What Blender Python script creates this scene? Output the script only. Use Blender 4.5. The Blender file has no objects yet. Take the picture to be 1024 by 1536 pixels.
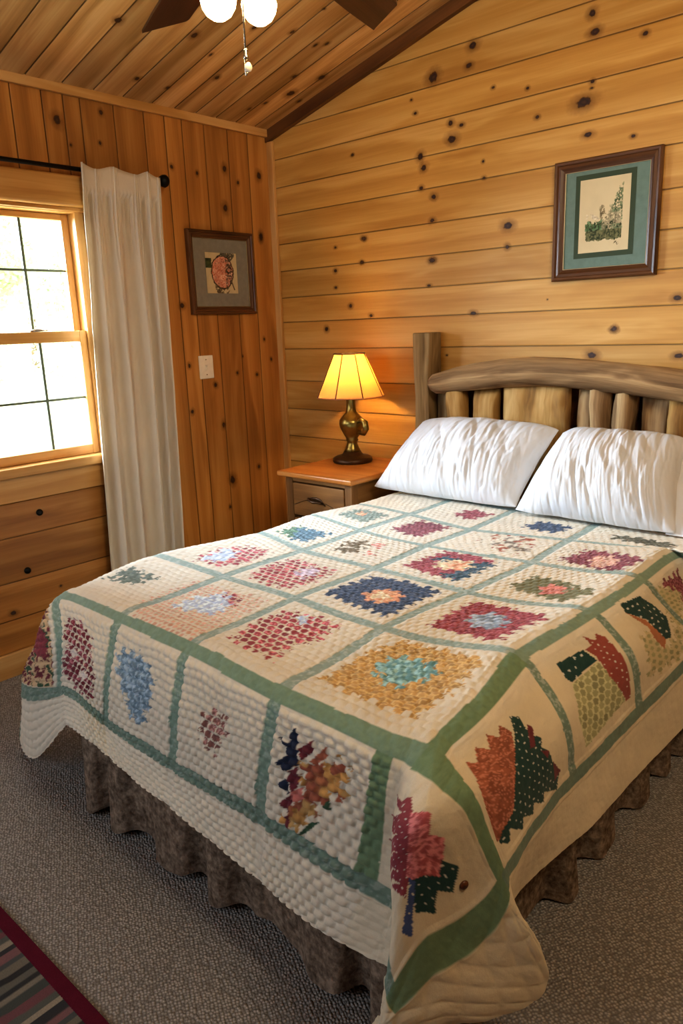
import bpy, bmesh, math, random
import numpy as np
from mathutils import Vector, Matrix
PI = math.pi
random.seed(7); RNG = np.random.default_rng(7)
SC = bpy.context.scene
COL = SC.collection

# ---------------------------------------------------------------- helpers
def lin(c):
    if isinstance(c, str):
        c = tuple(int(c[i:i+2], 16)/255 for i in (0, 2, 4))
    return tuple((x/12.92 if x <= .04045 else ((x+.055)/1.055)**2.4) for x in c)
def rgba(c): return (*lin(c), 1)

class N:
    """small wrapper for building node trees"""
    def __init__(s, name):
        s.m = bpy.data.materials.new(name); s.m.use_nodes = True
        s.t = s.m.node_tree; s.t.nodes.clear()
        s.out = s.t.nodes.new('ShaderNodeOutputMaterial')
    def n(s, typ, **kw):
        nd = s.t.nodes.new('ShaderNode'+typ)
        for k, v in kw.items():
            if k.startswith('i_'):
                nd.inputs[k[2:].replace('_', ' ')].default_value = v
            else: setattr(nd, k, v)
        return nd
    def l(s, a, b): s.t.links.new(a, b)
    def math(s, op, a, b=None, c=None):
        nd = s.n('Math', operation=op)
        for i, v in enumerate((a, b, c)):
            if v is None: continue
            if isinstance(v, (int, float)): nd.inputs[i].default_value = v
            else: s.l(v, nd.inputs[i])
        return nd.outputs[0]
    def mix(s, fac, a, b, mode='MIX'):
        nd = s.n('Mix', data_type='RGBA', blend_type=mode)
        for i, v in ((0, fac), (6, a), (7, b)):
            if isinstance(v, (int, float)): nd.inputs[i].default_value = v
            elif isinstance(v, tuple): nd.inputs[i].default_value = v
            else: s.l(v, nd.inputs[i])
        return nd.outputs[2]
    def ramp(s, fac, stops):
        nd = s.n('ValToRGB'); e = nd.color_ramp.elements
        while len(e) < len(stops): e.new(.5)
        for el, (p, c) in zip(e, stops): el.position = p; el.color = c
        s.l(fac, nd.inputs[0]); return nd.outputs[0]
    def coords(s, kind='Object', scale=(1, 1, 1)):
        tc = s.n('TexCoord'); mp = s.n('Mapping'); mp.inputs['Scale'].default_value = scale
        s.l(tc.outputs[kind], mp.inputs[0]); return mp.outputs[0]
    def noise(s, vec, scale, detail=3, rough=.5, dist=0):
        nd = s.n('TexNoise'); nd.inputs['Scale'].default_value = scale; nd.inputs['Detail'].default_value = detail
        nd.inputs['Roughness'].default_value = rough; nd.inputs['Distortion'].default_value = dist
        s.l(vec, nd.inputs['Vector']); return nd.outputs[0]
    def bump(s, h, strength=.3, dist=.01):
        nd = s.n('Bump'); nd.inputs['Strength'].default_value = strength; nd.inputs['Distance'].default_value = dist
        s.l(h, nd.inputs['Height']); return nd.outputs[0]
    def bsdf(s, color, rough=.6, metal=0., normal=None, spec=.5, **kw):
        b = s.n('BsdfPrincipled')
        if isinstance(color, tuple): b.inputs['Base Color'].default_value = color
        else: s.l(color, b.inputs['Base Color'])
        if isinstance(rough, (int, float)): b.inputs['Roughness'].default_value = rough
        else: s.l(rough, b.inputs['Roughness'])
        b.inputs['Metallic'].default_value = metal; b.inputs['Specular IOR Level'].default_value = spec
        if normal is not None: s.l(normal, b.inputs['Normal'])
        for k, v in kw.items(): b.inputs[k.replace('_', ' ')].default_value = v
        return b
    def done(s, sh):
        s.l(sh.outputs[0] if hasattr(sh, 'outputs') else sh, s.out.inputs[0]); return s.m

def plain(name, c, rough=.6, metal=0., bump=None, var=.12, scale=40, spec=.5):
    k = N(name); v = k.coords()
    nz = k.noise(v, scale, 4)
    col = k.mix(nz, tuple(x*(1-var) for x in lin(c))+(1,), tuple(min(1, x*(1+var)) for x in lin(c))+(1,))
    nm = k.bump(nz, bump, .004) if bump else None
    return k.done(k.bsdf(col, rough, metal, nm, spec))

def wood_uv(name, dark, mid, light, rough=.45, sx=1.2, sy=22, tone=.35, spec=.4, bump=.12):
    """plank wood: UV.x runs along the grain in metres, face colour attribute 'tone' varies each board"""
    k = N(name); tc = k.n('TexCoord'); uv = tc.outputs['UV']
    w = k.n('Mapping'); w.inputs['Scale'].default_value = (sx, sy*.35, 1); k.l(uv, w.inputs[0])
    big = k.noise(w.outputs[0], 1.0, 3, .5, .6)
    f = k.n('Mapping'); f.inputs['Scale'].default_value = (sx*1.6, sy*3.2, 1); k.l(uv, f.inputs[0])
    fine = k.noise(f.outputs[0], 1.0, 4, .6, .8)
    # growth rings: bands bent by the broad noise
    sep = k.n('SeparateXYZ'); k.l(uv, sep.inputs[0])
    ph = k.math('ADD', k.math('MULTIPLY', sep.outputs[1], sy*2.2), k.math('MULTIPLY', big, 13.0))
    ring = k.math('MULTIPLY_ADD', k.math('SINE', ph), .5, .5)
    g = k.math('ADD', k.math('MULTIPLY', big, .55), k.math('ADD', k.math('MULTIPLY', fine, .3), k.math('MULTIPLY', ring, .15)))
    c = k.ramp(g, [(.32, rgba(dark)), (.5, rgba(mid)), (.68, rgba(light))])
    at = k.n('Attribute', attribute_name='tone')
    t = k.math('MULTIPLY_ADD', at.outputs['Fac'], tone, 1-tone/2)
    hs = k.n('HueSaturation'); hs.inputs['Saturation'].default_value = 1.0; k.l(t, hs.inputs['Value']); k.l(c, hs.inputs['Color'])
    return k.done(k.bsdf(hs.outputs[0], rough, 0, k.bump(fine, bump, .003), spec))

def mesh(name, verts, faces, mat, parent=None, smooth=False, uv=None, mats=None, fmat=None, tone=None):
    me = bpy.data.meshes.new(name)
    me.from_pydata([tuple(v) for v in verts], [], [tuple(f) for f in faces])
    for m in (mats or [mat]): me.materials.append(m)
    if fmat is not None: me.polygons.foreach_set('material_index', fmat)
    if uv is not None:
        ul = me.uv_layers.new(name='UVMap')
        ul.data.foreach_set('uv', [x for f in uv for q in f for x in q])
    if tone is not None:
        at = me.attributes.new('tone', 'FLOAT', 'FACE'); at.data.foreach_set('value', tone)
    if smooth: me.polygons.foreach_set('use_smooth', [True]*len(me.polygons))
    me.update()
    o = bpy.data.objects.new(name, me); COL.objects.link(o)
    if parent is not None: attach(o, parent)
    return o
def attach(o, parent):
    o.parent = parent
    o.matrix_parent_inverse = WM.get(parent.name, Matrix.Identity(4)).inverted()
WM = {}
def thing(name, loc, label, cat, group=None, kind=None):
    o = bpy.data.objects.new(name, None); COL.objects.link(o); o.location = loc
    o.empty_display_size = .05
    WM[o.name] = Matrix.Translation(loc)
    return tag(o, label, cat, group, kind)
def tag(o, label=None, cat=None, group=None, kind=None):
    if label: o['label'] = label
    if cat: o['category'] = cat
    if group: o['group'] = group
    if kind: o['kind'] = kind
    return o

class MB:
    """collects quads with UVs and tones into one mesh"""
    def __init__(s): s.v = []; s.f = []; s.uv = []; s.t = []; s.mi = []
    def face(s, pts, uv=None, tone=.5, mi=0):
        i = len(s.v); s.v += [tuple(p) for p in pts]; s.f.append(list(range(i, i+len(pts))))
        s.uv.append(uv or [(0, 0)]*len(pts)); s.t.append(tone); s.mi.append(mi)
    def box(s, lo, hi, axis=0, tone=None, bev=.0):
        """box with grain along axis; chamfered long edges via bev"""
        tone = random.random() if tone is None else tone
        o = [random.uniform(0, 50), random.uniform(0, 50)]
        x0, y0, z0 = lo; x1, y1, z1 = hi
        c = lambda i, j, k: ((x0, x1)[i], (y0, y1)[j], (z0, z1)[k])
        fs = [[(0,0,0),(0,0,1),(0,1,1),(0,1,0)], [(1,0,0),(1,1,0),(1,1,1),(1,0,1)], [(0,0,0),(1,0,0),(1,0,1),(0,0,1)],
              [(0,1,0),(0,1,1),(1,1,1),(1,1,0)], [(0,0,0),(0,1,0),(1,1,0),(1,0,0)], [(0,0,1),(1,0,1),(1,1,1),(0,1,1)]]
        for fi, f in enumerate(fs):
            P = [c(*q) for q in f]; n = fi//2
            oth = [a for a in range(3) if a != axis and a != n] or [a for a in range(3) if a != axis]
            if n == axis: uvs = [(p[oth[0]]*.3+o[0], p[oth[-1]]+o[1]) for p in P]
            else: uvs = [(p[axis]+o[0], p[oth[0]]+o[1]+.37*n) for p in P]
            s.face(P, uvs, tone)
    def build(s, name, mat, parent=None, mats=None, bevel=0, smooth=False, seg=2):
        o = mesh(name, s.v, s.f, mat, parent, smooth, s.uv, mats, s.mi, s.t)
        if bevel:
            bm = bmesh.new(); bm.from_mesh(o.data)
            bmesh.ops.remove_doubles(bm, verts=bm.verts, dist=1e-5)
            bm.to_mesh(o.data); bm.free()
            md = o.modifiers.new('edge', 'BEVEL'); md.width = bevel; md.segments = seg; md.limit_method = 'ANGLE'
            for p in o.data.polygons: p.use_smooth = True
            wn = o.modifiers.new('wn', 'WEIGHTED_NORMAL'); wn.keep_sharp = True
        return o
def boxobj(name, lo, hi, mat, parent=None, axis=0, bevel=.003, tone=None):
    m = MB(); m.box(lo, hi, axis, tone); return m.build(name, mat, parent, bevel=bevel)

def tube(name, path, radii, mat, parent=None, n=12, wob=0, caps=True, squash=None, smooth=True):
    """swept round section along a path, optional lumpy radius"""
    path = [Vector(p) for p in path]; V = []; F = []; UV = []
    if not hasattr(radii, '__len__'): radii = [radii]*len(path)
    L = 0; prev = None
    off = random.uniform(0, 30)
    for i, p in enumerate(path):
        t = (path[min(i+1, len(path)-1)]-path[max(i-1, 0)]).normalized()
        if prev is None:
            ref = Vector((0, 0, 1)) if abs(t.z) < .9 else Vector((1, 0, 0))
            a = t.cross(ref).normalized()
        else: a = (prev - t*prev.dot(t)).normalized()
        prev = a; b = t.cross(a)
        for j in range(n):
            th = 2*PI*j/n
            r = radii[i]*(1+wob*(math.sin(3*th+i*.9+off)+.6*math.sin(5*th-i*1.7+off)))
            q = p + (a*math.cos(th) + b*math.sin(th))*r
            if squash: q = p + Vector(((q-p).x*squash[0], (q-p).y*squash[1], (q-p).z*squash[2]))
            V.append(q)
    lens = [0]
    for i in range(1, len(path)): lens.append(lens[-1]+(path[i]-path[i-1]).length)
    for i in range(len(path)-1):
        for j in range(n):
            k = (j+1) % n
            F.append((i*n+j, i*n+k, (i+1)*n+k, (i+1)*n+j))
            w = 2*PI*max(radii)/n
            UV.append([(lens[i]+off, j*w+off), (lens[i]+off, (j+1)*w+off), (lens[i+1]+off, (j+1)*w+off), (lens[i+1]+off, j*w+off)])
    if caps:
        F.append(tuple(range(n))[::-1]); F.append(tuple((len(path)-1)*n+j for j in range(n)))
        for q in range(2): UV.append([(off+.02*math.cos(2*PI*j/n), off+.02*math.sin(2*PI*j/n)) for j in range(n)])
    return mesh(name, V, F, mat, parent, smooth, UV, tone=[.5]*len(F))

def lathe(name, prof, center, mat, parent=None, n=32, caps=True):
    V = []; F = []
    for r, z in prof:
        for j in range(n):
            V.append((center[0]+r*math.cos(2*PI*j/n), center[1]+r*math.sin(2*PI*j/n), center[2]+z))
    for i in range(len(prof)-1):
        for j in range(n):
            k = (j+1) % n; F.append((i*n+j, i*n+k, (i+1)*n+k, (i+1)*n+j))
    if caps: F.append(tuple(range(n))[::-1]); F.append(tuple((len(prof)-1)*n+j for j in range(n)))
    return mesh(name, V, F, mat, parent, True)

def gridmesh(name, P, mat, parent=None, col=None, uv=None, smooth=True, extra=None, keep=None):
    """fast mesh from an (n,m,3) array of points"""
    n, m = P.shape[:2]
    idx = np.arange(n*m).reshape(n, m)
    q = np.stack([idx[:-1, :-1], idx[1:, :-1], idx[1:, 1:], idx[:-1, 1:]], -1).reshape(-1, 4)
    if keep is not None: q = q[keep.reshape(-1)]
    used = np.zeros(n*m, bool); used[q.ravel()] = True
    remap = np.cumsum(used)-1; q = remap[q]; pts = P.reshape(-1, 3)[used]
    me = bpy.data.meshes.new(name)
    me.vertices.add(len(pts)); me.vertices.foreach_set('co', pts.astype(np.float32).ravel())
    me.loops.add(q.size); me.loops.foreach_set('vertex_index', q.astype(np.int32).ravel())
    me.polygons.add(len(q)); me.polygons.foreach_set('loop_start', np.arange(0, q.size, 4, dtype=np.int32))
    me.update(calc_edges=True)
    me.polygons.foreach_set('use_smooth', np.full(len(q), smooth))
    if col is not None:
        at = me.attributes.new('Col', 'FLOAT_COLOR', 'POINT')
        c = np.ones((len(pts), 4), np.float32); c[:, :3] = col.reshape(-1, 3)[used]
        at.data.foreach_set('color', c.ravel())
    if uv is not None:
        ul = me.uv_layers.new(name='UVMap')
        ul.data.foreach_set('uv', uv.reshape(-1, 2)[used][q.ravel()].astype(np.float32).ravel())
    me.materials.append(mat); me.validate()
    o = bpy.data.objects.new(name, me); COL.objects.link(o)
    if parent is not None: attach(o, parent)
    return o

def vnoise(x, y, seed=0):
    """smooth value noise in numpy"""
    def h(i, j):
        s = np.sin(i*127.1+j*311.7+seed*74.7)*43758.5453
        return s-np.floor(s)
    xi, yi = np.floor(x), np.floor(y); u, v = x-xi, y-yi
    u = u*u*(3-2*u); v = v*v*(3-2*v)
    return (h(xi, yi)*(1-u)+h(xi+1, yi)*u)*(1-v)+(h(xi, yi+1)*(1-u)+h(xi+1, yi+1)*u)*v
def fbm(x, y, seed=0, o=4):
    t = 0; a = .5; n = 0
    for i in range(o):
        t = t+a*vnoise(x*2**i, y*2**i, seed+i); n += a; a *= .5
    return t/n
def inpoly(x, y, poly):
    r = np.zeros(x.shape, bool)
    n = len(poly)
    for i in range(n):
        x0, y0 = poly[i]; x1, y1 = poly[(i+1) % n]
        if y0 == y1: continue
        c = ((y0 > y) != (y1 > y)) & (x < (x1-x0)*(y-y0)/(y1-y0)+x0)
        r ^= c
    return r

CAMLOC = (3.28199, -3.13942, 1.52); CAMYPR = (.7346347, .2462041, -.0378675)
KB = [(1.116,2.613,0.0250),(1.328,2.691,0.0210),(1.308,2.616,0.0174),(1.431,2.503,0.0068),(1.596,2.465,0.0083),(1.850,2.360,0.0288),(1.873,2.235,0.0143),(2.057,2.198,0.0077),(1.880,2.428,0.0080),(1.880,2.405,0.0048),(2.082,2.547,0.0127),(1.212,2.405,0.0157),(1.219,2.337,0.0208),(1.269,2.385,0.0104),(1.040,2.290,0.0177),(1.059,2.238,0.0176),(1.044,2.149,0.0123),(1.116,2.102,0.0139),(1.107,1.995,0.0139),(1.512,1.928,0.0196),(1.512,1.839,0.0114),(1.390,2.145,0.0084),(1.384,2.213,0.0067),(1.644,2.344,0.0082),(0.615,2.367,0.0076),(0.678,1.958,0.0129),(0.659,1.841,0.0111),(1.104,1.813,0.0138),(0.992,2.544,0.0072),(1.014,2.483,0.0090),(1.883,2.602,0.0162),(1.869,2.672,0.0164),(0.476,1.931,0.0095),(0.674,1.957,0.0104),(0.470,1.812,0.0119),(0.468,1.725,0.0083),(0.571,1.624,0.0129),(0.710,1.568,0.0103),(0.386,1.506,0.0156),(1.106,1.814,0.0108),(1.086,1.698,0.0086),(1.340,1.557,0.0135),(0.658,1.838,0.0092),(0.616,2.367,0.0059),(1.189,1.361,0.0053),(2.021,1.466,0.0139),(1.928,1.360,0.0166),(2.288,1.355,0.0148),(2.266,1.578,0.0156),(2.019,1.464,0.0107),(1.716,1.600,0.0042)]
KL = [(-1.271,2.444,0.0210),(-1.049,2.511,0.0127),(-0.677,2.326,0.0113),(-0.522,2.313,0.0096),(-0.334,2.356,0.0159),(-0.090,2.350,0.0246),(-0.246,2.297,0.0100),(-0.349,2.158,0.0177),(-0.101,2.027,0.0183),(-1.221,2.351,0.0088),(-1.071,2.378,0.0090),(-0.688,1.653,0.0180),(-0.101,2.029,0.0174),(-0.675,1.345,0.0130),(-0.197,1.264,0.0109),(-0.505,1.229,0.0149),(-0.124,1.463,0.0110),(-0.076,1.345,0.0095),(-0.297,1.374,0.0061),(-0.344,1.284,0.0091),(-0.680,1.099,0.0131),(-0.434,0.682,0.0235),(-0.472,1.004,0.0134),(-0.228,0.723,0.0121),(-1.788,0.320,0.0101),(-0.469,0.526,0.0118)]
KC = [(0.548,-0.917,0.0197),(0.465,-0.764,0.0088),(0.170,-0.791,0.0123),(0.180,-0.961,0.0120),(0.328,-0.622,0.0123),(0.749,-0.535,0.0131),(0.489,-0.266,0.0142),(0.540,-0.126,0.0193),(0.753,-0.317,0.0091),(0.722,-0.360,0.0105),(0.361,-0.175,0.0229),(0.324,-0.073,0.0117),(0.163,-0.279,0.0083),(0.241,-0.236,0.0115),(0.634,0.031,0.0147),(0.800,0.078,0.0113),(0.926,-0.520,0.0085),(0.698,-0.713,0.0114),(0.499,-1.245,0.0193)]
# ---------------------------------------------------------------- materials
M = {}
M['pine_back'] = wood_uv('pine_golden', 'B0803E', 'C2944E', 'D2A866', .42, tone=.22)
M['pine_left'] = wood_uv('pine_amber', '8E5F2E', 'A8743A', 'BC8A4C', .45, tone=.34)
M['pine_ceil'] = wood_uv('pine_ceiling', '96703F', 'BC9460', 'D3B280', .5, tone=.40)
M['pine_trim'] = wood_uv('pine_trim', 'B08248', 'C4975C', 'D2AA72', .42, tone=.12)
M['rake_trim'] = wood_uv('dark_trim', '4E2F16', '64401F', '7A502A', .5, tone=.15)
M['window_wood'] = wood_uv('window_pine', 'B58447', 'C79858', 'D6AB6E', .4, tone=.15)
M['log'] = wood_uv('weathered_log', '5C4630', '8C7050', 'B89A70', .8, sx=2.5, sy=26, tone=.2, spec=.15, bump=.5)
M['peeled_log'] = wood_uv('peeled_log', '64462A', '9C7844', 'C2A06A', .7, sx=2.5, sy=18, tone=.2, spec=.2, bump=.4)
M['post'] = wood_uv('rough_post', '5B4731', '86704F', 'A68D69', .8, sx=2, sy=30, tone=.1, spec=.15, bump=.6)
M['ns_top'] = wood_uv('nightstand_top', '9A5E2A', 'B37539', 'C48A4C', .35, tone=.1)
M['ns_body'] = wood_uv('nightstand_body', '5E3E1C', '7C562C', '946C3E', .55, tone=.15)
M['frame'] = wood_uv('walnut_frame', '3E2616', '573822', '6C4A30', .35, sx=2, sy=40, tone=.1)
M['blade'] = wood_uv('fan_blade_walnut', '2C160E', '3D2015', '52301F', .3, sx=1.5, sy=30, tone=.1)
M['black'] = plain('black_iron', '14120F', .45, .6, .2)
M['brass_dark'] = plain('aged_brass', '8C7A44', .28, .9, .1, .4, 30)
M['bronze'] = plain('bronze', '4A3522', .35, .6, .05)
M['chrome'] = plain('nickel', 'B9B6AE', .25, 1.0)
M['white_plastic'] = plain('white_plastic', 'E9E2D2', .4)
M['muntin'] = plain('muntin', '5F6B58', .5)

def knot_material():
    k = N('knot'); tc = k.n('TexCoord'); mp = k.n('Mapping'); mp.inputs['Location'].default_value = (-.5, -.5, 0)
    k.l(tc.outputs['UV'], mp.inputs[0])
    ln = k.n('VectorMath', operation='LENGTH'); k.l(mp.outputs[0], ln.inputs[0])
    nz = k.noise(k.coords('Object'), 60, 3)
    d = k.math('ADD', k.math('MULTIPLY', ln.outputs['Value'], 2.0), k.math('MULTIPLY_ADD', nz, .34, -.17))
    c = k.ramp(d, [(.0, rgba('4A2C18')), (.18, rgba('2A170D')), (.30, rgba('4A2A14')), (.45, rgba('8A5C30')), (1., rgba('A87840'))])
    al = k.ramp(d, [(.0, (1,1,1,1)), (.26, (1,1,1,1)), (.38, (.40,.40,.40,1)), (.95, (0,0,0,1))])
    tr = k.n('BsdfTransparent'); b = k.bsdf(c, .5)
    mx = k.n('MixShader'); k.l(al, mx.inputs[0]); k.l(tr.outputs[0], mx.inputs[1]); k.l(b.outputs[0], mx.inputs[2])
    return k.done(mx)
M['knot'] = knot_material()

# ---------------------------------------------------------------- room shell
CZ0, CSL = 2.585, .247          # ceiling height at the left wall and its rise
RX, RY, RIDGE = 5.4, -5.2, 2.9
def ceil_z(x): return CZ0 + CSL*x if x < RIDGE else CZ0 + CSL*(2*RIDGE-x)

def boards(mb, lines, along, frame, depth=.004, g=.0028, gt=-1.9):
    """planks between consecutive lines; frame(u, v, d) -> point, u along the grain, v across, d out of the wall"""
    for v0, v1 in zip(lines[:-1], lines[1:]):
        t = random.random(); ou, ov = random.uniform(0, 60), random.uniform(0, 60)
        u0, u1 = along(v0, v1) if callable(along) else along
        prof = [(v0, -depth), (v0+g*.6, -depth), (v0+g, -.0008), (v0+g*2.2, 0), (v1-g*2.2, 0), (v1-g, -.0008), (v1-g*.6, -depth), (v1, -depth)]
        for k, (p, q) in enumerate(zip(prof[:-1], prof[1:])):
            tt = t if 1 < k < 5 else gt
            mb.face([frame(u0, p[0], p[1]), frame(u1, p[0], p[1]), frame(u1, q[0], q[1]), frame(u0, q[0], q[1])],
                    [(u0+ou, p[0]+ov), (u1+ou, p[0]+ov), (u1+ou, q[0]+ov), (u0+ou, q[0]+ov)], tt)
def knots(mb, lst, frame, ax=1.0, halo=2.2):
    for u, v, r in lst:
        n = 14; R = r*.86*halo*(.95 + .2*random.random()); ph = random.random()*6
        e = random.uniform(1.0, 1.7); P = []; U = []
        for j in range(n):
            th = 2*PI*j/n; k = 1+.10*math.sin(2*th+ph)+.06*math.sin(3*th+2*ph)
            P.append(frame(u+R*e*k*math.cos(th)*ax, v+R*k*math.sin(th), .0012+.0002*random.random()))
            U.append((.5+.5*math.cos(th), .5+.5*math.sin(th)))
        mb.face(P, U, .5, 1)
fb = lambda u, v, d: (u, -d, v)                     # back wall: grain along x
fl = lambda u, v, d: (d, v, u)                      # left wall, upright boards: grain along z
fh = lambda u, v, d: (d, u, v)                      # left wall, level boards
fc = lambda u, v, d: (u, v, CZ0+CSL*u-d)            # left ceiling slope

WY0, WY1, WZ0, WZ1 = -2.02, -1.235, .955, 2.075     # window opening
mb = MB()
zl = [.0, .05, .22, .39, .56, .73, .885, 1.05, 1.215, 1.40, 1.552, 1.69, 1.838, 1.985, 2.142, 2.287, 2.433, 2.577, 2.715, 2.86, 3.0, 3.14, 3.32]
def along_b(z0, z1):
    u0 = max(0, (z0-CZ0)/CSL - .05); return (u0, RX-u0*.95)
boards(mb, zl, along_b, fb)
knots(mb, KB, fb)
mb.face([(0, .02, 0), (RX, .02, 0), (RX, .02, 3.4), (0, .02, 3.4)])
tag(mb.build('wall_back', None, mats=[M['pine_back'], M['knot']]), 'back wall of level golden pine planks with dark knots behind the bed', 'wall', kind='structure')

mb = MB()
yl = [-5.2, -5.05, -4.9, -4.74, -4.6, -4.45, -4.3, -4.14, -4.0, -3.85, -3.7, -3.55, -3.4, -3.25, -3.1, -2.95, -2.8, -2.65, -2.5, -2.34, -2.18, WY0, -1.84, -1.66, -1.473, -1.335, WY1, -1.153, -.983, -.819, -.70, -.595, -.456, -.30, -.159, 0]
for y0, y1 in zip(yl[:-1], yl[1:]):
    inside = y0 >= WY0-1e-6 and y1 <= WY1+1e-6
    if inside:
        boards(mb, [y0, y1], (WZ1, 2.62), fl, gt=-1.2)
    else: boards(mb, [y0, y1], (0, 2.62), fl, gt=-1.2)
hz = [.113, .265, .441, .647, .805]
boards(mb, hz, (-3.2, WY1-.03), lambda u, v, d: (.012+d, u, v), gt=-1.2)
mb.face([(.012, WY1-.03, .113), (0, WY1-.03, .113), (0, WY1-.03, .805), (.012, WY1-.03, .805)])
knots(mb, [(v, u, r) for u, v, r in KL if not (u < WY1 and v < .8)], fl)
knots(mb, [(-1.79, .30, .012), (-1.55, .36, .007)], lambda u, v, d: (.012+d, u, v))
mb.face([(-.14, -5.2, 0), (-.14, -5.2, 2.6), (-.14, WY0, 2.6), (-.14, WY0, 0)])      # outer skin around the opening
mb.face([(-.14, WY1, 0), (-.14, WY1, 2.6), (-.14, 0, 2.6), (-.14, 0, 0)])
mb.face([(-.14, WY0, 0), (-.14, WY0, WZ0), (-.14, WY1, WZ0), (-.14, WY1, 0)])
mb.face([(-.14, WY0, WZ1), (-.14, WY0, 2.6), (-.14, WY1, 2.6), (-.14, WY1, WZ1)])
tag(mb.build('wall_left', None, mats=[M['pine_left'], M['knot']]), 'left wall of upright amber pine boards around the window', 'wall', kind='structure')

mb = MB()
cl = [-5.2, -5.04, -4.88, -4.72, -4.57, -4.4, -4.25, -4.1, -3.94, -3.78, -3.62, -3.46, -3.3, -3.14, -2.98, -2.82, -2.66, -2.5, -2.34, -2.18, -2.03, -1.87, -1.71, -1.555, -1.41, -1.244, -1.093, -.94, -.78, -.65, -.52, -.39, -.256, -.12, 0]
boards(mb, cl, (0, RIDGE), fc, depth=.005, g=.0036, gt=-1.1)
boards(mb, cl, (RIDGE, RX), lambda u, v, d: (u, v, CZ0+CSL*(2*RIDGE-u)-d), depth=.005, g=.0036, gt=-1.1)
knots(mb, KC, fc)
mb.face([(0, RY, CZ0+.02), (RIDGE, RY, ceil_z(RIDGE)+.02), (RIDGE, 0, ceil_z(RIDGE)+.02), (0, 0, CZ0+.02)])
mb.face([(RX, RY, ceil_z(RX)+.02), (RIDGE, RY, ceil_z(RIDGE)+.02), (RIDGE, 0, ceil_z(RIDGE)+.02), (RX, 0, ceil_z(RX)+.02)])
tag(mb.build('ceiling', None, mats=[M['pine_ceil'], M['knot']]), 'sloping ceiling of knotty pine tongue and groove boards', 'ceiling', kind='structure')

mb = MB()
boards(mb, [RY+.16*i for i in range(33)][:33]+[0], (0, 2.7), lambda u, v, d: (RX-d, v, u))
tag(mb.build('wall_right', M['pine_back']), 'right wall of pine boards out of view', 'wall', kind='structure')
mb = MB()
boards(mb, zl, along_b, lambda u, v, d: (u, RY+d, v))
tag(mb.build('wall_front', M['pine_back']), 'front wall of pine boards behind the viewer', 'wall', kind='structure')

def carpet():
    k = N('loop_carpet'); v = k.coords('Object')
    mp = k.n('Mapping'); mp.inputs['Scale'].default_value = (1, 1, 1); mp.inputs['Rotation'].default_value = (0, 0, .5); k.l(v, mp.inputs[0])
    vo = k.n('TexVoronoi'); vo.inputs['Scale'].default_value = 125; vo.inputs['Randomness'].default_value = .55; k.l(mp.outputs[0], vo.inputs['Vector'])
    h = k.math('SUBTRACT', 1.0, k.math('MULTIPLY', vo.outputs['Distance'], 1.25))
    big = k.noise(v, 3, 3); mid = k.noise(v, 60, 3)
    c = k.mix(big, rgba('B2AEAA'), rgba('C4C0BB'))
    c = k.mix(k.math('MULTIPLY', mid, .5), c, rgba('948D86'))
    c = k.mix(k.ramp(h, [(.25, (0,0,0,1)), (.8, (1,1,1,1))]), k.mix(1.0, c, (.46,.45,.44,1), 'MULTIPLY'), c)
    return k.done(k.bsdf(c, .95, 0, k.bump(h, .9, .006), .1))
M['carpet'] = carpet()
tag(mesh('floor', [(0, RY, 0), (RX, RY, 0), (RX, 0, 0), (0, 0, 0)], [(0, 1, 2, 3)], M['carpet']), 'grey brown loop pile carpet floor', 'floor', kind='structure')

# trims
def trim(name, lo, hi, mat, axis, label, kn=None):
    m = MB(); m.box(lo, hi, axis); o = m.build(name, mat, bevel=.003)
    tag(o, label, 'trim', kind='structure'); return o
trim('trim_1', (0, -5.2, 2.552), (.022, 0, 2.612), M['pine_trim'], 1, 'long pine trim strip along top of left wall')
trim('trim_2', (0, -.02, 0), (.044, 0, 2.53), M['pine_trim'], 2, 'upright pale pine corner strip')
m = MB()
for x0, x1 in ((0, RIDGE), (RIDGE, RX)):
    for s in (0, 1):
        pass
    P = [(x0, -.03), (x1, -.03)]
    m.face([(x0, -.028, ceil_z(x0)-.058), (x1, -.028, ceil_z(x1)-.058), (x1, -.028, ceil_z(x1)), (x0, -.028, ceil_z(x0))],
           [(x0, 0), (x1, 0), (x1, .058), (x0, .058)], .4)
    m.face([(x0, 0, ceil_z(x0)-.058), (x1, 0, ceil_z(x1)-.058), (x1, -.028, ceil_z(x1)-.058), (x0, -.028, ceil_z(x0)-.058)],
           [(x0, .1), (x1, .1), (x1, .13), (x0, .13)], .3)
tag(m.build('trim_3', M['rake_trim']), 'dark sloping trim where back wall meets ceiling', 'trim', kind='structure')
trim('baseboard_left', (0, -5.2, 0), (.026, 0, .113), M['pine_trim'], 1, 'pine baseboard along left wall')
trim('baseboard_back', (0, -.02, 0), (RX, 0, .10), M['pine_trim'], 0, 'pine baseboard along back wall')
for i, (y, z) in enumerate(((-1.604, .736), (-1.698, .479))):
    o = lathe('wall_peg', [(.001, .0125), (.006, .0125), (.0105, .0115), (.0145, .008), (.0155, .003), (.0155, 0)], (0, 0, 0), M['black'], n=20)
    o.data.transform(Matrix.Translation((.0125, y, z)) @ Matrix.Rotation(PI/2, 4, 'Y'))
    tag(o, 'round black peg on the upper level board below window' if i == 0 else 'round black peg on the lower level board below window', 'peg', 'round black pegs in the boards below the window')

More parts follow.
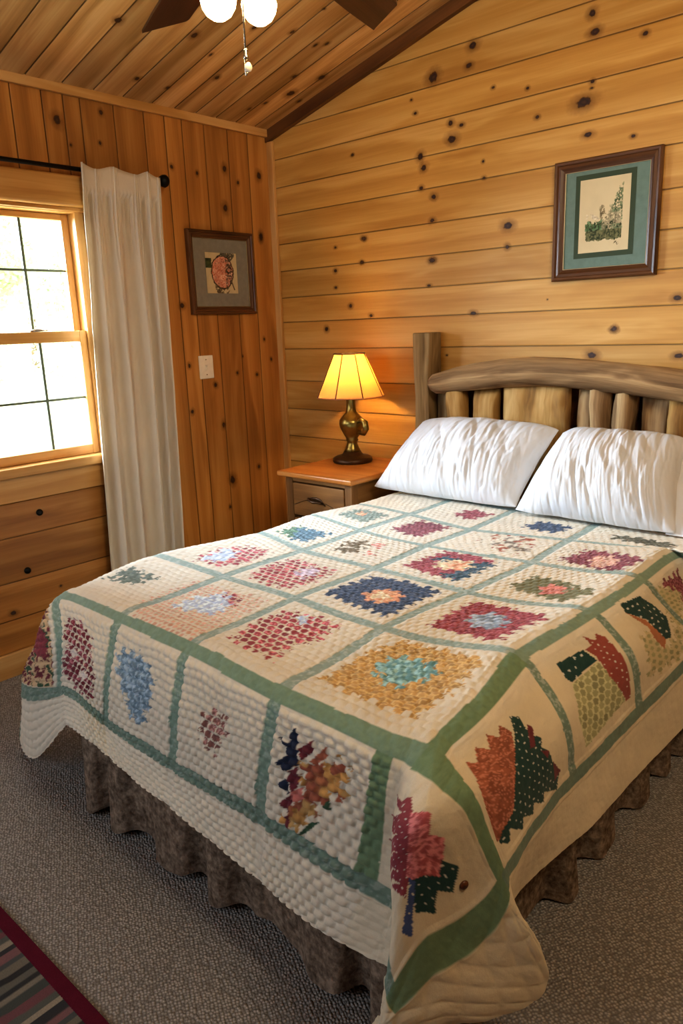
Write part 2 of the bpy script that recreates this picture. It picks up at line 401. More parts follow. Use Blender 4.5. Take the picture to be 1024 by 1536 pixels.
# ---------------------------------------------------------------- window
W = thing('window_1', (0, (WY0+WY1)/2, WZ0), 'double hung pine window with grey green muntins', 'window', kind='structure')
def jamb():
    m = MB()
    m.box((-.14, WY0-.03, WZ0-.03), (.006, WY0+.012, WZ1+.03), 2, .5); m.box((-.14, WY1-.012, WZ0-.03), (.006, WY1+.03, WZ1+.03), 2, .5)
    m.box((-.14, WY0, WZ1-.012), (.006, WY1, WZ1+.03), 1, .5); m.box((-.14, WY0, WZ0-.03), (.006, WY1, WZ0+.008), 1, .5)
    return m.build('window_frame', M['window_wood'], W, bevel=.002)
jamb()
boxobj('window_lintel', (.0, -2.6, 2.082), (.055, -1.17, 2.215), M['window_wood'], W, 1, .012)
boxobj('lintel_moulding', (.0, -2.55, 2.066), (.03, -1.185, 2.084), M['window_wood'], W, 1, .004)
boxobj('window_sill', (-.05, -2.5, .918), (.052, -1.21, .962), M['window_wood'], W, 1, .006)
boxobj('window_apron', (.0, -2.5, .806), (.026, -1.215, .918), M['window_wood'], W, 1, .004)
glass = N('window_glass')
g1 = glass.n('BsdfTransparent'); g2 = glass.n('BsdfGlossy'); g2.inputs['Roughness'].default_value = .02
fr = glass.n('Fresnel'); fr.inputs[0].default_value = 1.25
mx = glass.n('MixShader'); glass.l(fr.outputs[0], mx.inputs[0]); glass.l(g1.outputs[0], mx.inputs[1]); glass.l(g2.outputs[0], mx.inputs[2])
M['glass'] = glass.done(mx)
def sash(x, z0, z1, my, mz, bot, top):
    y0, y1 = WY0+.013, WY1-.013
    m = MB()
    m.box((x-.02, y0, z0), (x+.02, y0+.034, z1), 2, .6); m.box((x-.02, y1-.034, z0), (x+.02, y1, z1), 2, .6)
    m.box((x-.019, y0+.033, z0+.001), (x+.019, y1-.033, z0+bot), 1, .6); m.box((x-.019, y0+.033, z1-top), (x+.019, y1-.033, z1-.001), 1, .6)
    s = m.build('sash', M['window_wood'], W, bevel=.003)
    for yy in my: boxobj('muntin', (x-.008, yy-.0065, z0+.02), (x+.008, yy+.0065, z1-.02), M['muntin'], s, 2, .002)
    boxobj('muntin', (x-.0075, y0+.02, mz-.0055), (x+.0075, y1-.02, mz+.0055), M['muntin'], s, 1, .002)
    mesh('pane', [(x, y0+.02, z0+.02), (x, y1-.02, z0+.02), (x, y1-.02, z1-.02), (x, y0+.02, z1-.02)], [(0, 1, 2, 3)], M['glass'], s)
sash(-.075, 1.505, WZ1-.012, (-1.475, -1.74), 1.815, .04, .028)
sash(-.03, WZ0+.008, 1.545, (-1.475, -1.74), 1.235, .045, .05)
lk = tube('sash_lock', [(-.02, -1.515, 1.548), (-.02, -1.49, 1.551), (-.02, -1.465, 1.551), (-.014, -1.435, 1.55)], [.004, .007, .006, .003], M['chrome'], W, 10)
# ---------------------------------------------------------------- bed frame with log headboard
B = thing('rustic_bed', (1.85, -1.1, 0), 'rustic log headboard bed against the plank back wall', 'bed')
PW = 2.62
def rough_post(x0, x1):
    m = MB(); zs = [i/14*1.474 for i in range(15)]
    ox = random.uniform(0, 9)
    def ring(z, k):
        j = lambda s: .004*math.sin(z*11+s+ox)+.003*math.sin(z*29+2*s)
        return [(x0+j(0), -.135+j(1), z), (x1+j(2), -.135+j(3), z), (x1+j(4), -.028, z), (x0+j(5), -.028, z)]
    for k in range(14):
        a, b = ring(zs[k], k), ring(zs[k+1], k+1)
        for q in range(4):
            r = (q+1) % 4; w = .1
            m.face([a[q], a[r], b[r], b[q]], [(zs[k]+ox, q*w), (zs[k]+ox, (q+1)*w), (zs[k+1]+ox, (q+1)*w), (zs[k+1]+ox, q*w)], .5)
    t = ring(zs[-1], 15); m.face(t, [(0, 0), (.03, 0), (.03, .1), (0, .1)], .6)
    m.face(ring(0, 0)[::-1], None, .5)
    return m.build('headboard_post', M['post'], B, bevel=.006)
rough_post(1.083, 1.172); rough_post(2.56, 2.65)
rail = [(1.19, 1.233, .034), (1.215, 1.236, .046), (1.26, 1.241, .052), (1.35, 1.256, .058), (1.45, 1.268, .062), (1.58, 1.287, .064), (1.72, 1.297, .062), (1.86, 1.296, .061), (2.0, 1.288, .06), (2.14, 1.274, .061), (2.26, 1.258, .062), (2.38, 1.243, .06), (2.48, 1.232, .056), (2.545, 1.226, .045), (2.57, 1.224, .03)]
tube('top_rail', [(x, -.135, z) for x, z, r in rail], [r for x, z, r in rail], M['log'], B, 18, .06)
def spindle(name, x0, x1, z1, mat, wob=.08, y=-.115, z0=.62):
    r = (x1-x0)/2; n = 9
    tube(name, [((x0+x1)/2+.006*math.sin(i*1.3+x0*20), y, z0+(z1-z0)*i/(n-1)) for i in range(n)], [r*(1+.05*math.sin(i*2+x0*9)) for i in range(n)], mat, B, 14, wob)
spindle('log_spindle', 1.275, 1.382, 1.215, M['peeled_log'])
spindle('log_spindle', 1.985, 2.075, 1.245, M['log'], .12)
spindle('log_spindle', 2.085, 2.175, 1.235, M['log'], .14)
for q in ((2.09, 1.15), (2.06, 1.09)): pass
def slab(name, x0, x1, z1, mat, y=-.115, th=.035, rough=.008, z0=.62, n=10):
    """thick plank with an uneven hewn face and waney edges"""
    a = np.linspace(0, 1, 24)[:, None]; b = np.linspace(0, 1, 26)[None]
    z = z0+(z1-z0)*b + 0*a
    e0 = x0+.006*(fbm(b*9, b*0+x0*5, 3)-.5)*2; e1 = x1+.006*(fbm(b*9, b*0+x1*7, 5)-.5)*2
    x = e0+(e1-e0)*a
    edge = np.minimum(1, np.minimum(a, 1-a)*9); edge = np.sqrt(edge)*np.minimum(1, (1-b)*8+.3)
    yy = y - th*edge - rough*2*(fbm(x*14, z*9, 8)-.5)*edge + (.010*np.abs(np.sin(11*fbm(x*5+2, z*6, 12, 3)))**.5*edge if rough > .02 else 0)
    P = np.stack([x, yy, z], -1)
    o = gridmesh(name, P, mat, B, uv=np.stack([z+x0*3, x+x0], -1))
    at = o.data.attributes.new('tone', 'FLOAT', 'FACE'); at.data.foreach_set('value', [.5]*len(o.data.polygons))
    bpy_mod = o.modifiers.new('thick', 'SOLIDIFY'); bpy_mod.thickness = .02
    return o
slab('hewn_panel', 1.572, 1.898, 1.238, M['peeled_log'], rough=.03)
slab('headboard_plank', 1.408, 1.548, 1.215, M['peeled_log'], y=-.10)
slab('headboard_plank', 2.185, 2.30, 1.20, M['log'], y=-.085, th=.02)
slab('headboard_plank', 2.395, 2.53, 1.18, M['peeled_log'], y=-.10)
slab('headboard_plank', 1.915, 1.98, 1.22, M['log'], y=-.08, th=.02)
slab('headboard_plank', 1.175, 1.262, 1.20, M['post'], y=-.06, th=.015)
spindle('log_spindle', 2.305, 2.388, 1.19, M['peeled_log'])
boxobj('backing_board', (1.172, -.05, .45), (2.56, -.032, 1.26), M['rake_trim'], B, 0, .003, .3)
for y in (-.2, -2.0):
    pass
boxobj('side_rail', (1.19, -2.03, .22), (1.23, -.14, .40), M['log'], B, 1); boxobj('side_rail', (2.46, -2.03, .22), (2.50, -.14, .40), M['log'], B, 1)
for x in (1.2, 2.43):
    for y in (-2.0, -.25): boxobj('leg', (x, y, 0), (x+.06, y+.06, .22), M['log'], B, 2)
mt = boxobj('mattress', (1.175, -2.065, .40), (2.515, -.15, .70), plain('mattress_ticking', 'E6E0D4', .9), B, 0, .05)

# ---------------------------------------------------------------- bed skirt: gathered brown mottled cloth on three sides
def skirt_mat():
    k = N('chenille_skirt'); v = k.coords('Object')
    a = k.noise(v, 55, 4, .65); b = k.noise(v, 14, 3)
    c = k.ramp(k.math('ADD', k.math('MULTIPLY', a, .7), k.math('MULTIPLY', b, .3)), [(.36, rgba('4E4238')), (.5, rgba('75675A')), (.64, rgba('9A8A7A'))])
    return k.done(k.bsdf(c, .95, 0, k.bump(a, .8, .006), .1))
M['skirt'] = skirt_mat()
SK = thing('bed_skirt', (1.85, -1.1, 0), 'gathered brown mottled bed skirt hanging to the carpet under the quilt', 'bed skirt')
def skirt_side(p0, p1, nrm, seed):
    p0, p1, nrm = map(np.array, (p0, p1, nrm)); L = np.linalg.norm(p1-p0)
    n = int(L/.009); s = np.linspace(0, L, n)[:, None]; t = np.linspace(0, 1, 22)[None]
    ph = 2*PI*s/.25 + 9.0*(fbm(s*2.6, s*0+seed, seed)-.5)
    w = np.sin(ph)+.30*np.sin(2.0*ph+seed); sharp = np.tanh(1.6*w)
    amp = .006+.026*t**1.2*(.6+.8*vnoise(s*5, s*0+3, seed))
    off = amp*sharp + .012*t
    z = .43 - (.424 - .030*(.5+.5*np.cos(ph+2.4))*t)*t
    P = p0[None, None]+(p1-p0)[None, None]*(s/L)[..., None]+nrm[None, None]*off[..., None]
    P = P.copy(); P[..., 2] = z
    gridmesh('skirt_panel', P, M['skirt'], SK)
skirt_side((1.15, -2.115, 0), (2.53, -2.115, 0), (0, -1, 0), 2)
skirt_side((2.545, -2.10, 0), (2.575, -.16, 0), (1, 0, 0), 5)
skirt_side((1.155, -.65, 0), (1.15, -2.10, 0), (-1, 0, 0), 9)

# ---------------------------------------------------------------- pillows
def linen(name, c, c2):
    k = N(name); v = k.coords('Object')
    nz = k.noise(v, 9, 3); th = k.noise(v, 420, 2)
    col = k.mix(nz, rgba(c), rgba(c2))
    tc = k.n('TexCoord'); sp = k.n('SeparateXYZ'); k.l(tc.outputs['UV'], sp.inputs[0])
    st = k.math('SINE', k.math('MULTIPLY_ADD', k.noise(v, 5, 3), 9.0, k.math('MULTIPLY', sp.outputs[0], 130)))
    st = k.math('POWER', k.math('MULTIPLY_ADD', st, .5, .5), 6)
    col = k.mix(k.math('MULTIPLY', st, .14), col, rgba('B9B2A8'))
    h = k.math('ADD', k.math('MULTIPLY', th, .3), k.math('MULTIPLY', st, -.7))
    b = k.bsdf(col, .9, 0, k.bump(h, .35, .004), .2)
    return k.done(b)
M['pillowcase'] = linen('white_pillowcase', 'D2D3D6', 'C6C8CB')
def pillow(label, x0, x1, xt0, xt1, yb, yt, zt, seed, flange=False):
    root = thing('pillow', ((x0+x1)/2, yb, .75), label, 'pillow', 'white pillows leaning on the headboard')
    n, m = 220, 130
    u = np.linspace(-1, 1, n)[:, None]; v = np.linspace(0, 1, m)[None]
    out = []
    for side in (1, -1):
        vv = 2*v-1
        th = (np.clip(1-np.abs(u)**2.6, 0, 1)**.6)*(np.clip(1-np.abs(vv)**2.2, 0, 1)**.6)
        pin = 1 - .07*(1-np.abs(u)**2)*0
        xl = x0+(xt0-x0)*v; xr = x1+(xt1-x1)*v
        # the long edges bow in a little between the corners
        ue = u*(1-.03*(1-vv**2)*np.abs(u)**3+.012*(fbm(v*5, v*0+seed, 7)-.5)*np.abs(u)**2)
        x = (xl+xr)/2+(xr-xl)/2*ue
        ue = ue*(1-.055*np.abs(vv)**5*(.35+.65*v))
        bow = .018*(1-u**2)+.03*(fbm(u*2.5+seed, u*0+3, 6)-.5)
        s = v*(1-0)+bow*(-vv) - .075*np.abs(u)**7*vv*(v > .5) + .03*np.abs(u)**6*(v <= .5)*(-vv)
        y = yb+(yt-yb)*s; z = .762+(zt-.762)*s + .008*(fbm(u*3+seed, v*0+1, seed+9)-.5)*v
        q1 = fbm(u*2.6+1.0*v+seed, v*1.5+u*1.2, seed, 3); q2 = fbm(u*6.5+1.8*v, v*2.0-u, seed+4, 3)
        q3 = fbm(u*15+3*v, v*3.2+u*2, seed+8, 3)
        wr = -np.clip(1-np.abs(2*q1-1)*5, 0, 1)*.012*(.6+.5*np.abs(vv)) - np.clip(1-np.abs(2*q2-1)*4, 0, 1)*.007*(1.35-v*.8) - np.clip(1-np.abs(2*q3-1)*3, 0, 1)*.004*(1.4-1.1*v) + .05*(fbm(u*1.8+seed, v*1.6, seed+2, 2)-.5)
        ny, nz = -(zt-.748), (yt-yb); l = math.hypot(ny, nz); ny, nz = ny/l, nz/l
        T = .150*th*(1.12-.25*v)+wr*th
        sag = (1-v)**2*.0
        if side < 0: T = -.075*th
        P = np.stack([x, y+ny*T, np.maximum(z+nz*T, .757+0*T)], -1)
        out.append(P)
    P = np.concatenate([out[0], out[1][::-1]], 0)
    UVm = np.stack([np.concatenate([u*.36, (u*.36+.8)])+.03*np.ones((2*n, m))*v, np.ones((2*n, m))*v*.45], -1)
    o = gridmesh('pillow_body', P, M['pillowcase'], root, uv=UVm)
    return root
p1 = pillow('left white pillow on the bed, beside the rough square post', 1.085, 1.835, 1.195, 1.895, -.475, -.20, 1.085, 3)
p2 = pillow('right white pillow on the bed, in front of the log spindles', 1.85, 2.475, 1.915, 2.415, -.505, -.205, 1.075, 11)
# open end of the right pillowcase
n, m = 16, 50
u = np.linspace(0, 1, n)[:, None]; v = np.linspace(0, 1, m)[None]
x = 2.44-.055*v+.085*u+.01*np.sin(v*14+u*3)
y = -.49+.27*v-.05*np.sin(PI*v)*(1-u)-.015*u*np.sin(v*9)
z = .757+.31*v - .02*u*v
gridmesh('pillowcase_flap', np.stack([x, y, z], -1), M['pillowcase'], p2, uv=np.stack([u*.1+0*v, v*.4+0*u], -1))

# ---------------------------------------------------------------- nightstand
NZ = .82
S = thing('nightstand', (.81, -.33, 0), 'small wooden nightstand with orange brown top in the corner beside the bed', 'nightstand')
m = MB(); m.box((.556, -.605, NZ-.028), (1.06, -.04, NZ), 0, .5); m.build('tabletop', M['ns_top'], S, bevel=.008)
x0, x1, y0, y1 = .592, 1.035, -.575, -.05
for x in (x0, x1-.045):
    for y in (y0, y1-.045): boxobj('leg', (x, y, 0), (x+.045, y+.045, NZ-.028), M['ns_body'], S, 2)
boxobj('side_panel', (x0+.008, y0+.04, .18), (x0+.026, y1-.04, NZ-.028), M['ns_body'], S, 1); boxobj('side_panel', (x1-.026, y0+.04, .18), (x1-.008, y1-.04, NZ-.028), M['ns_body'], S, 1)
boxobj('back_panel', (x0+.04, y1-.03, .18), (x1-.04, y1-.012, NZ-.028), M['ns_body'], S, 0)
boxobj('top_rail', (x0+.045, y0+.004, NZ-.052), (x1-.045, y0+.03, NZ-.028), M['ns_body'], S, 0)
dz = [(NZ-.225, NZ-.058), (NZ-.41, NZ-.24), (NZ-.595, NZ-.425)]
for i, (a, b) in enumerate(dz):
    d = boxobj('drawer', (x0+.05, y0-.002, a), (x1-.05, y0+.03, b), M['ns_body'], S, 0, .004, .3+.2*i)
    zc = (a+b)/2; xc = (x0+x1)/2-.01
    tube('drawer_pull', [(xc-.045, y0-.006, zc+.012), (xc-.04, y0-.02, zc+.016), (xc-.02, y0-.026, zc+.008), (xc, y0-.028, zc+.004), (xc+.02, y0-.026, zc+.006), (xc+.038, y0-.02, zc+.004), (xc+.043, y0-.006, zc-.002)],
         [.006, .006, .0055, .007, .0055, .006, .006], M['bronze'], d, 8)
    tube('pull_plate', [(xc-.062, y0-.0035, zc), (xc-.03, y0-.004, zc+.012), (xc, y0-.004, zc+.014), (xc+.03, y0-.004, zc+.008), (xc+.06, y0-.0035, zc-.012)], [.003, .010, .012, .010, .003], M['bronze'], d, 8, squash=(1, .25, 1))
    for k in (-1, 1):      # engraved leaf-like lines of the drawer face
        tube('carved_line', [(x0+.055, y0-.003, zc-.03*1), (xc-.09, y0-.003, zc-.004), (xc-.06, y0-.003, zc+.004)] if k < 0 else [(xc+.06, y0-.003, zc-.0), (xc+.10, y0-.003, zc-.012), (x1-.055, y0-.003, zc-.035)], .0016, M['bronze'], d, 6)
boxobj('bottom_rail', (x0+.04, y0+.006, .18), (x1-.04, y0+.03, NZ-.60), M['ns_body'], S, 0)

# ---------------------------------------------------------------- table lamp
LX, LY = .735, -.215
LP = thing('table_lamp', (LX, LY, NZ), 'lit table lamp with cream panelled shade and dark brass urn base on nightstand', 'lamp')
c = (LX, LY, NZ)
lathe('lamp_base', [(.0, 0), (.102, 0), (.106, .008), (.104, .022), (.09, .030), (.062, .036), (.052, .044), (.045, .058)], c, M['bronze'], LP)
lathe('lamp_body', [(.045, .055), (.036, .075), (.028, .095), (.027, .108), (.034, .116), (.030, .124), (.045, .15), (.062, .185), (.066, .205), (.062, .225), (.044, .245), (.029, .262), (.024, .285), (.023, .315), (.028, .335), (.036, .352), (.05, .362), (.046, .37), (.02, .378), (.012, .39), (.012, .43)], c, M['brass_dark'], LP)
tube('lamp_handle', [(LX+.055, LY-.015, NZ+.215), (LX+.085, LY-.02, NZ+.228), (LX+.112, LY-.024, NZ+.215), (LX+.118, LY-.025, NZ+.185), (LX+.10, LY-.022, NZ+.16), (LX+.058, LY-.015, NZ+.158)], [.010, .013, .016, .017, .014, .009], M['brass_dark'], LP, 12)
def shade_mat():
    k = N('parchment_shade')
    c = rgba('F3E3C4'); d = k.n('BsdfDiffuse'); d.inputs[0].default_value = rgba('D8CABB')
    t = k.n('BsdfTranslucent'); t.inputs[0].default_value = rgba('D09A4C')
    mx = k.n('MixShader'); mx.inputs[0].default_value = .75; k.l(d.outputs[0], mx.inputs[1]); k.l(t.outputs[0], mx.inputs[2])
    return k.done(mx)
M['shade'] = shade_mat()
NS = 8; SB, ST, RB, RT = .345, .562, .180, .082
def sp(j, t, sub=0):
    a = 2*PI*j/NS+.28; r = RB+(RT-RB)*t
    bulge = 1+.05*(1-abs(2*(j % 1)-1)*0)
    a0, a1 = math.floor(j), math.floor(j)+1
    f = j-a0; p0 = np.array([math.cos(2*PI*a0/NS+.28), math.sin(2*PI*a0/NS+.28)]); p1 = np.array([math.cos(2*PI*a1/NS+.28), math.sin(2*PI*a1/NS+.28)])
    q = p0*(1-f)+p1*f; q = q*(1+.045*4*f*(1-f)); z = SB+(ST-SB)*t
    return (LX+q[0]*r, LY+q[1]*r, NZ+z)
js = [i/6 for i in range(NS*6+1)]; ts = [i/8 for i in range(9)]
P = np.array([[sp(j, t) for t in ts] for j in js])
gridmesh('lamp_shade', P, M['shade'], LP)
M['seam'] = plain('shade_seam', '4A3320', .7)
for j in range(NS): tube('shade_seam', [sp(j+1e-6, 0), sp(j+1e-6, 1)], .0028, M['seam'], LP, 6)
tube('shade_rim', [sp(j, 1) for j in js], .0035, M['seam'], LP, 6); tube('shade_rim', [sp(j, 0) for j in js], .003, M['shade'], LP, 6)
def emit(name, c, s):
    k = N(name); e = k.n('Emission'); e.inputs[0].default_value = rgba(c); e.inputs[1].default_value = s; return k.done(e)
lathe('lamp_bulb', [(.0, 0), (.012, 0), (.014, .015), (.026, .04), (.031, .062), (.026, .084), (.012, .097), (.001, .1)], (LX, LY, NZ+.43), emit('lamp_bulb', 'FFC070', 28), LP, 16)

# ---------------------------------------------------------------- framed pictures
def lerp3(a, b, t): return np.asarray(a)*(1-t)+np.asarray(b)*t
def paint_mat():
    k = N('print_paper'); a = k.n('Attribute', attribute_name='Col'); return k.done(k.bsdf(a.outputs['Color'], .6, spec=.2))
M['print'] = paint_mat()
def mat_board(name, c):
    k = N(name); v = k.coords('Object'); nz = k.noise(v, 35, 5, .7)
    return k.done(k.bsdf(k.mix(nz, tuple(x*.75 for x in lin(c))+(1,), tuple(x*1.2 for x in lin(c))+(1,)), .75, 0, None, .2))
def picture(label, fr, w, h, fw, mat_c, inner, inner_c, inset, art, lip, group=None, glassy=True):
    """fr(u, v, d): u right, v up from the centre, d out of the wall"""
    root = thing('framed_picture', fr(0, 0, 0), label, 'picture', group)
    prof = [(0, .0), (0, .020), (.006, .026), (fw*.3, .024), (fw*.38, .018), (fw*.62, .020), (fw*.8, .013), (fw, .010), (fw, .003)]
    cor = [(-w/2, -h/2), (w/2, -h/2), (w/2, h/2), (-w/2, h/2)]
    names = ['bottom', 'right', 'top', 'left']
    mb = MB()
    for s in range(4):
        a, b = cor[s], cor[(s+1) % 4]
        inn = [(1, 1), (-1, 1), (-1, -1), (1, -1)]
        ia, ib = inn[s], inn[(s+1) % 4]; off = random.uniform(0, 9); L = math.dist(a, b)
        for (i0, d0), (i1, d1) in zip(prof[:-1], prof[1:]):
            mb.face([fr(a[0]+ia[0]*i0, a[1]+ia[1]*i0, d0), fr(b[0]+ib[0]*i0, b[1]+ib[1]*i0, d0), fr(b[0]+ib[0]*i1, b[1]+ib[1]*i1, d1), fr(a[0]+ia[0]*i1, a[1]+ia[1]*i1, d1)],
                    [(off, i0), (off+L, i0), (off+L, i1), (off, i1)], .5)
    mb.build('frame', M['frame'], root)
    q = [(-1, -1), (1, -1), (1, 1), (-1, 1)]
    a, b = w/2-fw+.004, h/2-fw+.004
    mesh('mat_board', [fr(x*a, y*b, .006) for x, y in q], [(0, 1, 2, 3)], mat_board('mat_board_'+mat_c, mat_c), root)
    if lip:
        pts = [fr(x*(a-.004), y*(b-.004), .0085) for x, y in q]
        tube('frame_lip', pts+[pts[0]], .0024, plain('lip_'+lip, lip, .4, .3), root, 6, smooth=False)
    iw, ih, ox, oy = inset
    if inner:
        mesh('inner_mat', [fr(ox+x*(iw/2+inner), oy+y*(ih/2+inner), .0072) for x, y in q], [(0, 1, 2, 3)], plain('inner_mat', inner_c, .7), root)
    nx, ny = 110, 140
    U, V = np.meshgrid(np.linspace(0, 1, nx), np.linspace(0, 1, ny), indexing='ij')
    Pt = np.array([fr(0, 0, .0084)])[0][None, None]+(U-.5)[..., None]*iw*(np.array(fr(1, 0, 0))-np.array(fr(0, 0, 0)))+(V-.5)[..., None]*ih*(np.array(fr(0, 1, 0))-np.array(fr(0, 0, 0)))
    Pt = Pt + ox*(np.array(fr(1, 0, 0))-np.array(fr(0, 0, 0)))+oy*(np.array(fr(0, 1, 0))-np.array(fr(0, 0, 0)))
    gridmesh('print', Pt, M['print'], root, col=art(U, V), smooth=False)
    return root
def landscape(U, V):
    c = np.zeros(U.shape+(3,))+lin('D8C8A4')
    c = c*(1-.10*fbm(U*6, V*6, 2)[..., None])
    n = fbm(U*22, V*26, 4); n2 = fbm(U*40, V*50, 9); n3 = fbm(U*9, V*9, 6)
    def lay(mask, c1, c2, nn):
        k = lerp3(lin(c1), lin(c2), np.clip((nn-.3)*2.5, 0, 1)[..., None]); c[mask] = k[mask]
    edge = .05*(n-.5)
    lay((U > .14+edge) & (U < .86) & (V > .16+edge) & (V < .40+.16*(n3-.5)+edge), '2F3A26', '7C7A55', n2)
    lay((V < .42+.25*(n-.5)) & (V > .30) & (U > .12) & (U < .58) & (n2 > .42), '3E5A33', '78906A', n)
    tall = (U > .46+edge) & (U < .86+.3*edge) & (V > .30) & (V < .40+1.45*np.clip(U-.50, 0, .36)+.22*(n-.5)+.2*(n3-.5))
    lay(tall & (n2 > .40), '5A5F44', 'B3A888', n)
    lay(tall & (U > .66) & (n2 > .47), '3F5238', '8A9470', n)
    lay((np.hypot((U-.46)*1.6, (V-.545)*1.0) < .085+.08*(n-.5)) & (n2 > .38), '6B5F47', '9A8B6C', n)
    lay((U > .52) & (U < .84) & (V > .36) & (V < .52) & (n2 > .5), '6E624E', 'B5A789', n)
    lay((np.abs(V-.44-.06*np.sin(U*8)) < .03) & (U > .13) & (U < .4) & (n > .45), 'B9A98E', 'E2D6BC', n2)
    lay((np.hypot((U-.76)*1.2, (V-.10)*2) < .06) & (n2 > .52), '6B5F47', '9A8B6C', n)
    return c
def rose(U, V):
    c = np.zeros(U.shape+(3,))+lin('C9B994'); n = fbm(U*14, V*16, 3); n2 = fbm(U*36, V*40, 5); n3 = fbm(U*7, V*8, 8)
    c *= (1-.18*n3)[..., None]
    def lay(mask, c1, c2, nn):
        k = lerp3(lin(c1), lin(c2), np.clip((nn-.3)*2.5, 0, 1)[..., None]); c[mask] = k[mask]
    r = np.hypot((U-.52)*1.15, (V-.52)*1.0); r2 = r+.06*(n-.5)
    lay((np.hypot(U-.5, V-.17) < .24) & (n > .5) & (V < .3), '3B3326', '8B7E62', n2)
    lay((U < .16+.05*n) & (V > .62) & (V < .86), '2E3524', '4C5638', n)
    lay((np.hypot((U-.68)*1.0, (V-.93)*1.7) < .24+.1*(n-.5)) & (n2 > .3), '2A2926', '6E6A5C', n2)
    lay((r2 < .42), '33291F', '5A4A38', n)
    lay((r2 < .385), 'B56A52', 'E8B49C', n2)
    lay((r2 < .385) & (U > .62) & (n > .42), '4A3B34', '8E7264', n2)
    lay((np.hypot(U-.74, V-.58) < .10) & (np.hypot(U-.74, V-.58) > .05), '3A302B', '5E4E45', n)
    lay((r2 < .37) & (n2 > .60), '7A4B38', 'E6BFA6', n)
    lay((np.abs((U-.80)-(.3-V)*.4) < .02) & (V < .35) & (V > .08), '4A4234', '6E6450', n)
    return c
picture('large framed landscape print with blue green mat on back wall above bed', lambda u, v, d: (1.961+u, -d, 1.909+v), .44, .474, .046, '70857D', .020, '36452F', (.210, .285, -.004, .012), landscape, 'B9A98A', 'framed prints on the plank walls')
picture('small framed round flower print with grey mat on left wall by corner', lambda u, v, d: (d, -.4085+u, 1.822+v), .452, .43, .040, '85837A', 0, None, (.215, .21, -.002, .0), rose, '8A7A55', 'framed prints on the plank walls')

# ---------------------------------------------------------------- switch plate
SW = thing('light_switch', (0, -.565, 1.33), 'white light switch plate on left wall below the small print', 'switch')
boxobj('switch_plate', (0, -.612, 1.268), (.007, -.516, 1.392), M['white_plastic'], SW, 2, .004)
boxobj('toggle', (.006, -.574, 1.318), (.0105, -.556, 1.344), M['white_plastic'], SW, 2, .002)
boxobj('toggle_lever', (.006, -.569, 1.332), (.018, -.561, 1.341), M['white_plastic'], SW, 2, .002)
for z in (1.290, 1.370):
    o = lathe('screw', [(.0, .0015), (.003, .0012), (.0034, 0)], (0, 0, 0), M['chrome'], SW, 12); o.data.transform(Matrix.Translation((.007, -.565, z)) @ Matrix.Rotation(PI/2, 4, 'Y'))

# ---------------------------------------------------------------- curtain and rod
R_ = thing('curtain_rod', (.085, -1.6, 2.232), 'black iron curtain rod with round end above the window', 'curtain rod')
tube('rod', [(.085, -2.45, 2.234), (.085, -.80, 2.234)], .0095, M['black'], R_, 14)
tube('finial', [(.085, -.822, 2.234), (.085, -.816, 2.234), (.085, -.806, 2.234), (.085, -.790, 2.234), (.085, -.776, 2.234), (.085, -.770, 2.234)], [.010, .020, .027, .030, .022, .006], M['black'], R_, 18)
for y in (-.835, -2.35):
    tube('rod_bracket', [(.0, y, 2.215), (.05, y, 2.215), (.08, y, 2.222)], [.012, .007, .007], M['black'], R_, 10)
def cloth_mat():
    k = N('curtain_linen'); v = k.coords('Object'); nz = k.noise(v, 6, 3); mp = k.n('Mapping'); mp.inputs['Scale'].default_value = (500, 500, 60); k.l(v, mp.inputs[0])
    th = k.noise(mp.outputs[0], 1, 2)
    c = k.mix(nz, rgba('DACFBE'), rgba('E6DDCE'))
    d = k.n('BsdfDiffuse'); k.l(c, d.inputs[0]); nb = k.bump(th, .25, .003); k.l(nb, d.inputs['Normal'])
    t = k.n('BsdfTranslucent'); t.inputs[0].default_value = rgba('D6C8AE')
    mx = k.n('MixShader'); mx.inputs[0].default_value = .18; k.l(d.outputs[0], mx.inputs[1]); k.l(t.outputs[0], mx.inputs[2])
    return k.done(mx)
M['curtain'] = cloth_mat()
n, m = 260, 110
u = np.linspace(0, 1, n)[:, None]; v = np.linspace(0, 1, m)[None]       # u left->right, v top->bottom
yl_ = -1.24-.10*v; yr_ = -.826-.075*v**1.2
warp = u+.055*np.sin(2*PI*u*1.0+.4)+.02*np.sin(2*PI*u*2.3+1)
ph = 2*PI*(5.2*warp+.10*np.sin(3*v+u*3))
gather = np.exp(-((v-.10)/.06)**2)
A = .010+.021*np.clip(v*2.2, 0, 1)
fold = np.sin(ph)*(1+.3*np.sin(u*17))+.35*np.sin(2*ph+1.3)*(1-.5*v)
x = .088+A*fold*(.55+.6*vnoise(u*6, v*0+2, 3))+.008*np.sin(2*PI*24*u+3*np.sin(u*9))*np.clip(1-v*5, 0, 1)-.006*gather
x = x+ .02*(fbm(u*4, v*2.5, 7)-.5)
x = np.maximum(x, .055+.0*v)
x = np.where(v < .05, np.maximum(x, .098), x)
y = yl_+(yr_-yl_)*u+.010*np.cos(ph)*np.clip(v*3, .3, 1)
z = 2.252-v*2.20+.010*np.sin(ph*.5+1)*(v < .02)
cur = gridmesh('curtain', np.stack([x, y, z+0*u], -1), M['curtain'])
md = cur.modifiers.new('hem', 'SOLIDIFY'); md.thickness = .002
tag(cur, 'long off white linen curtain gathered on the rod right of the window', 'curtain')

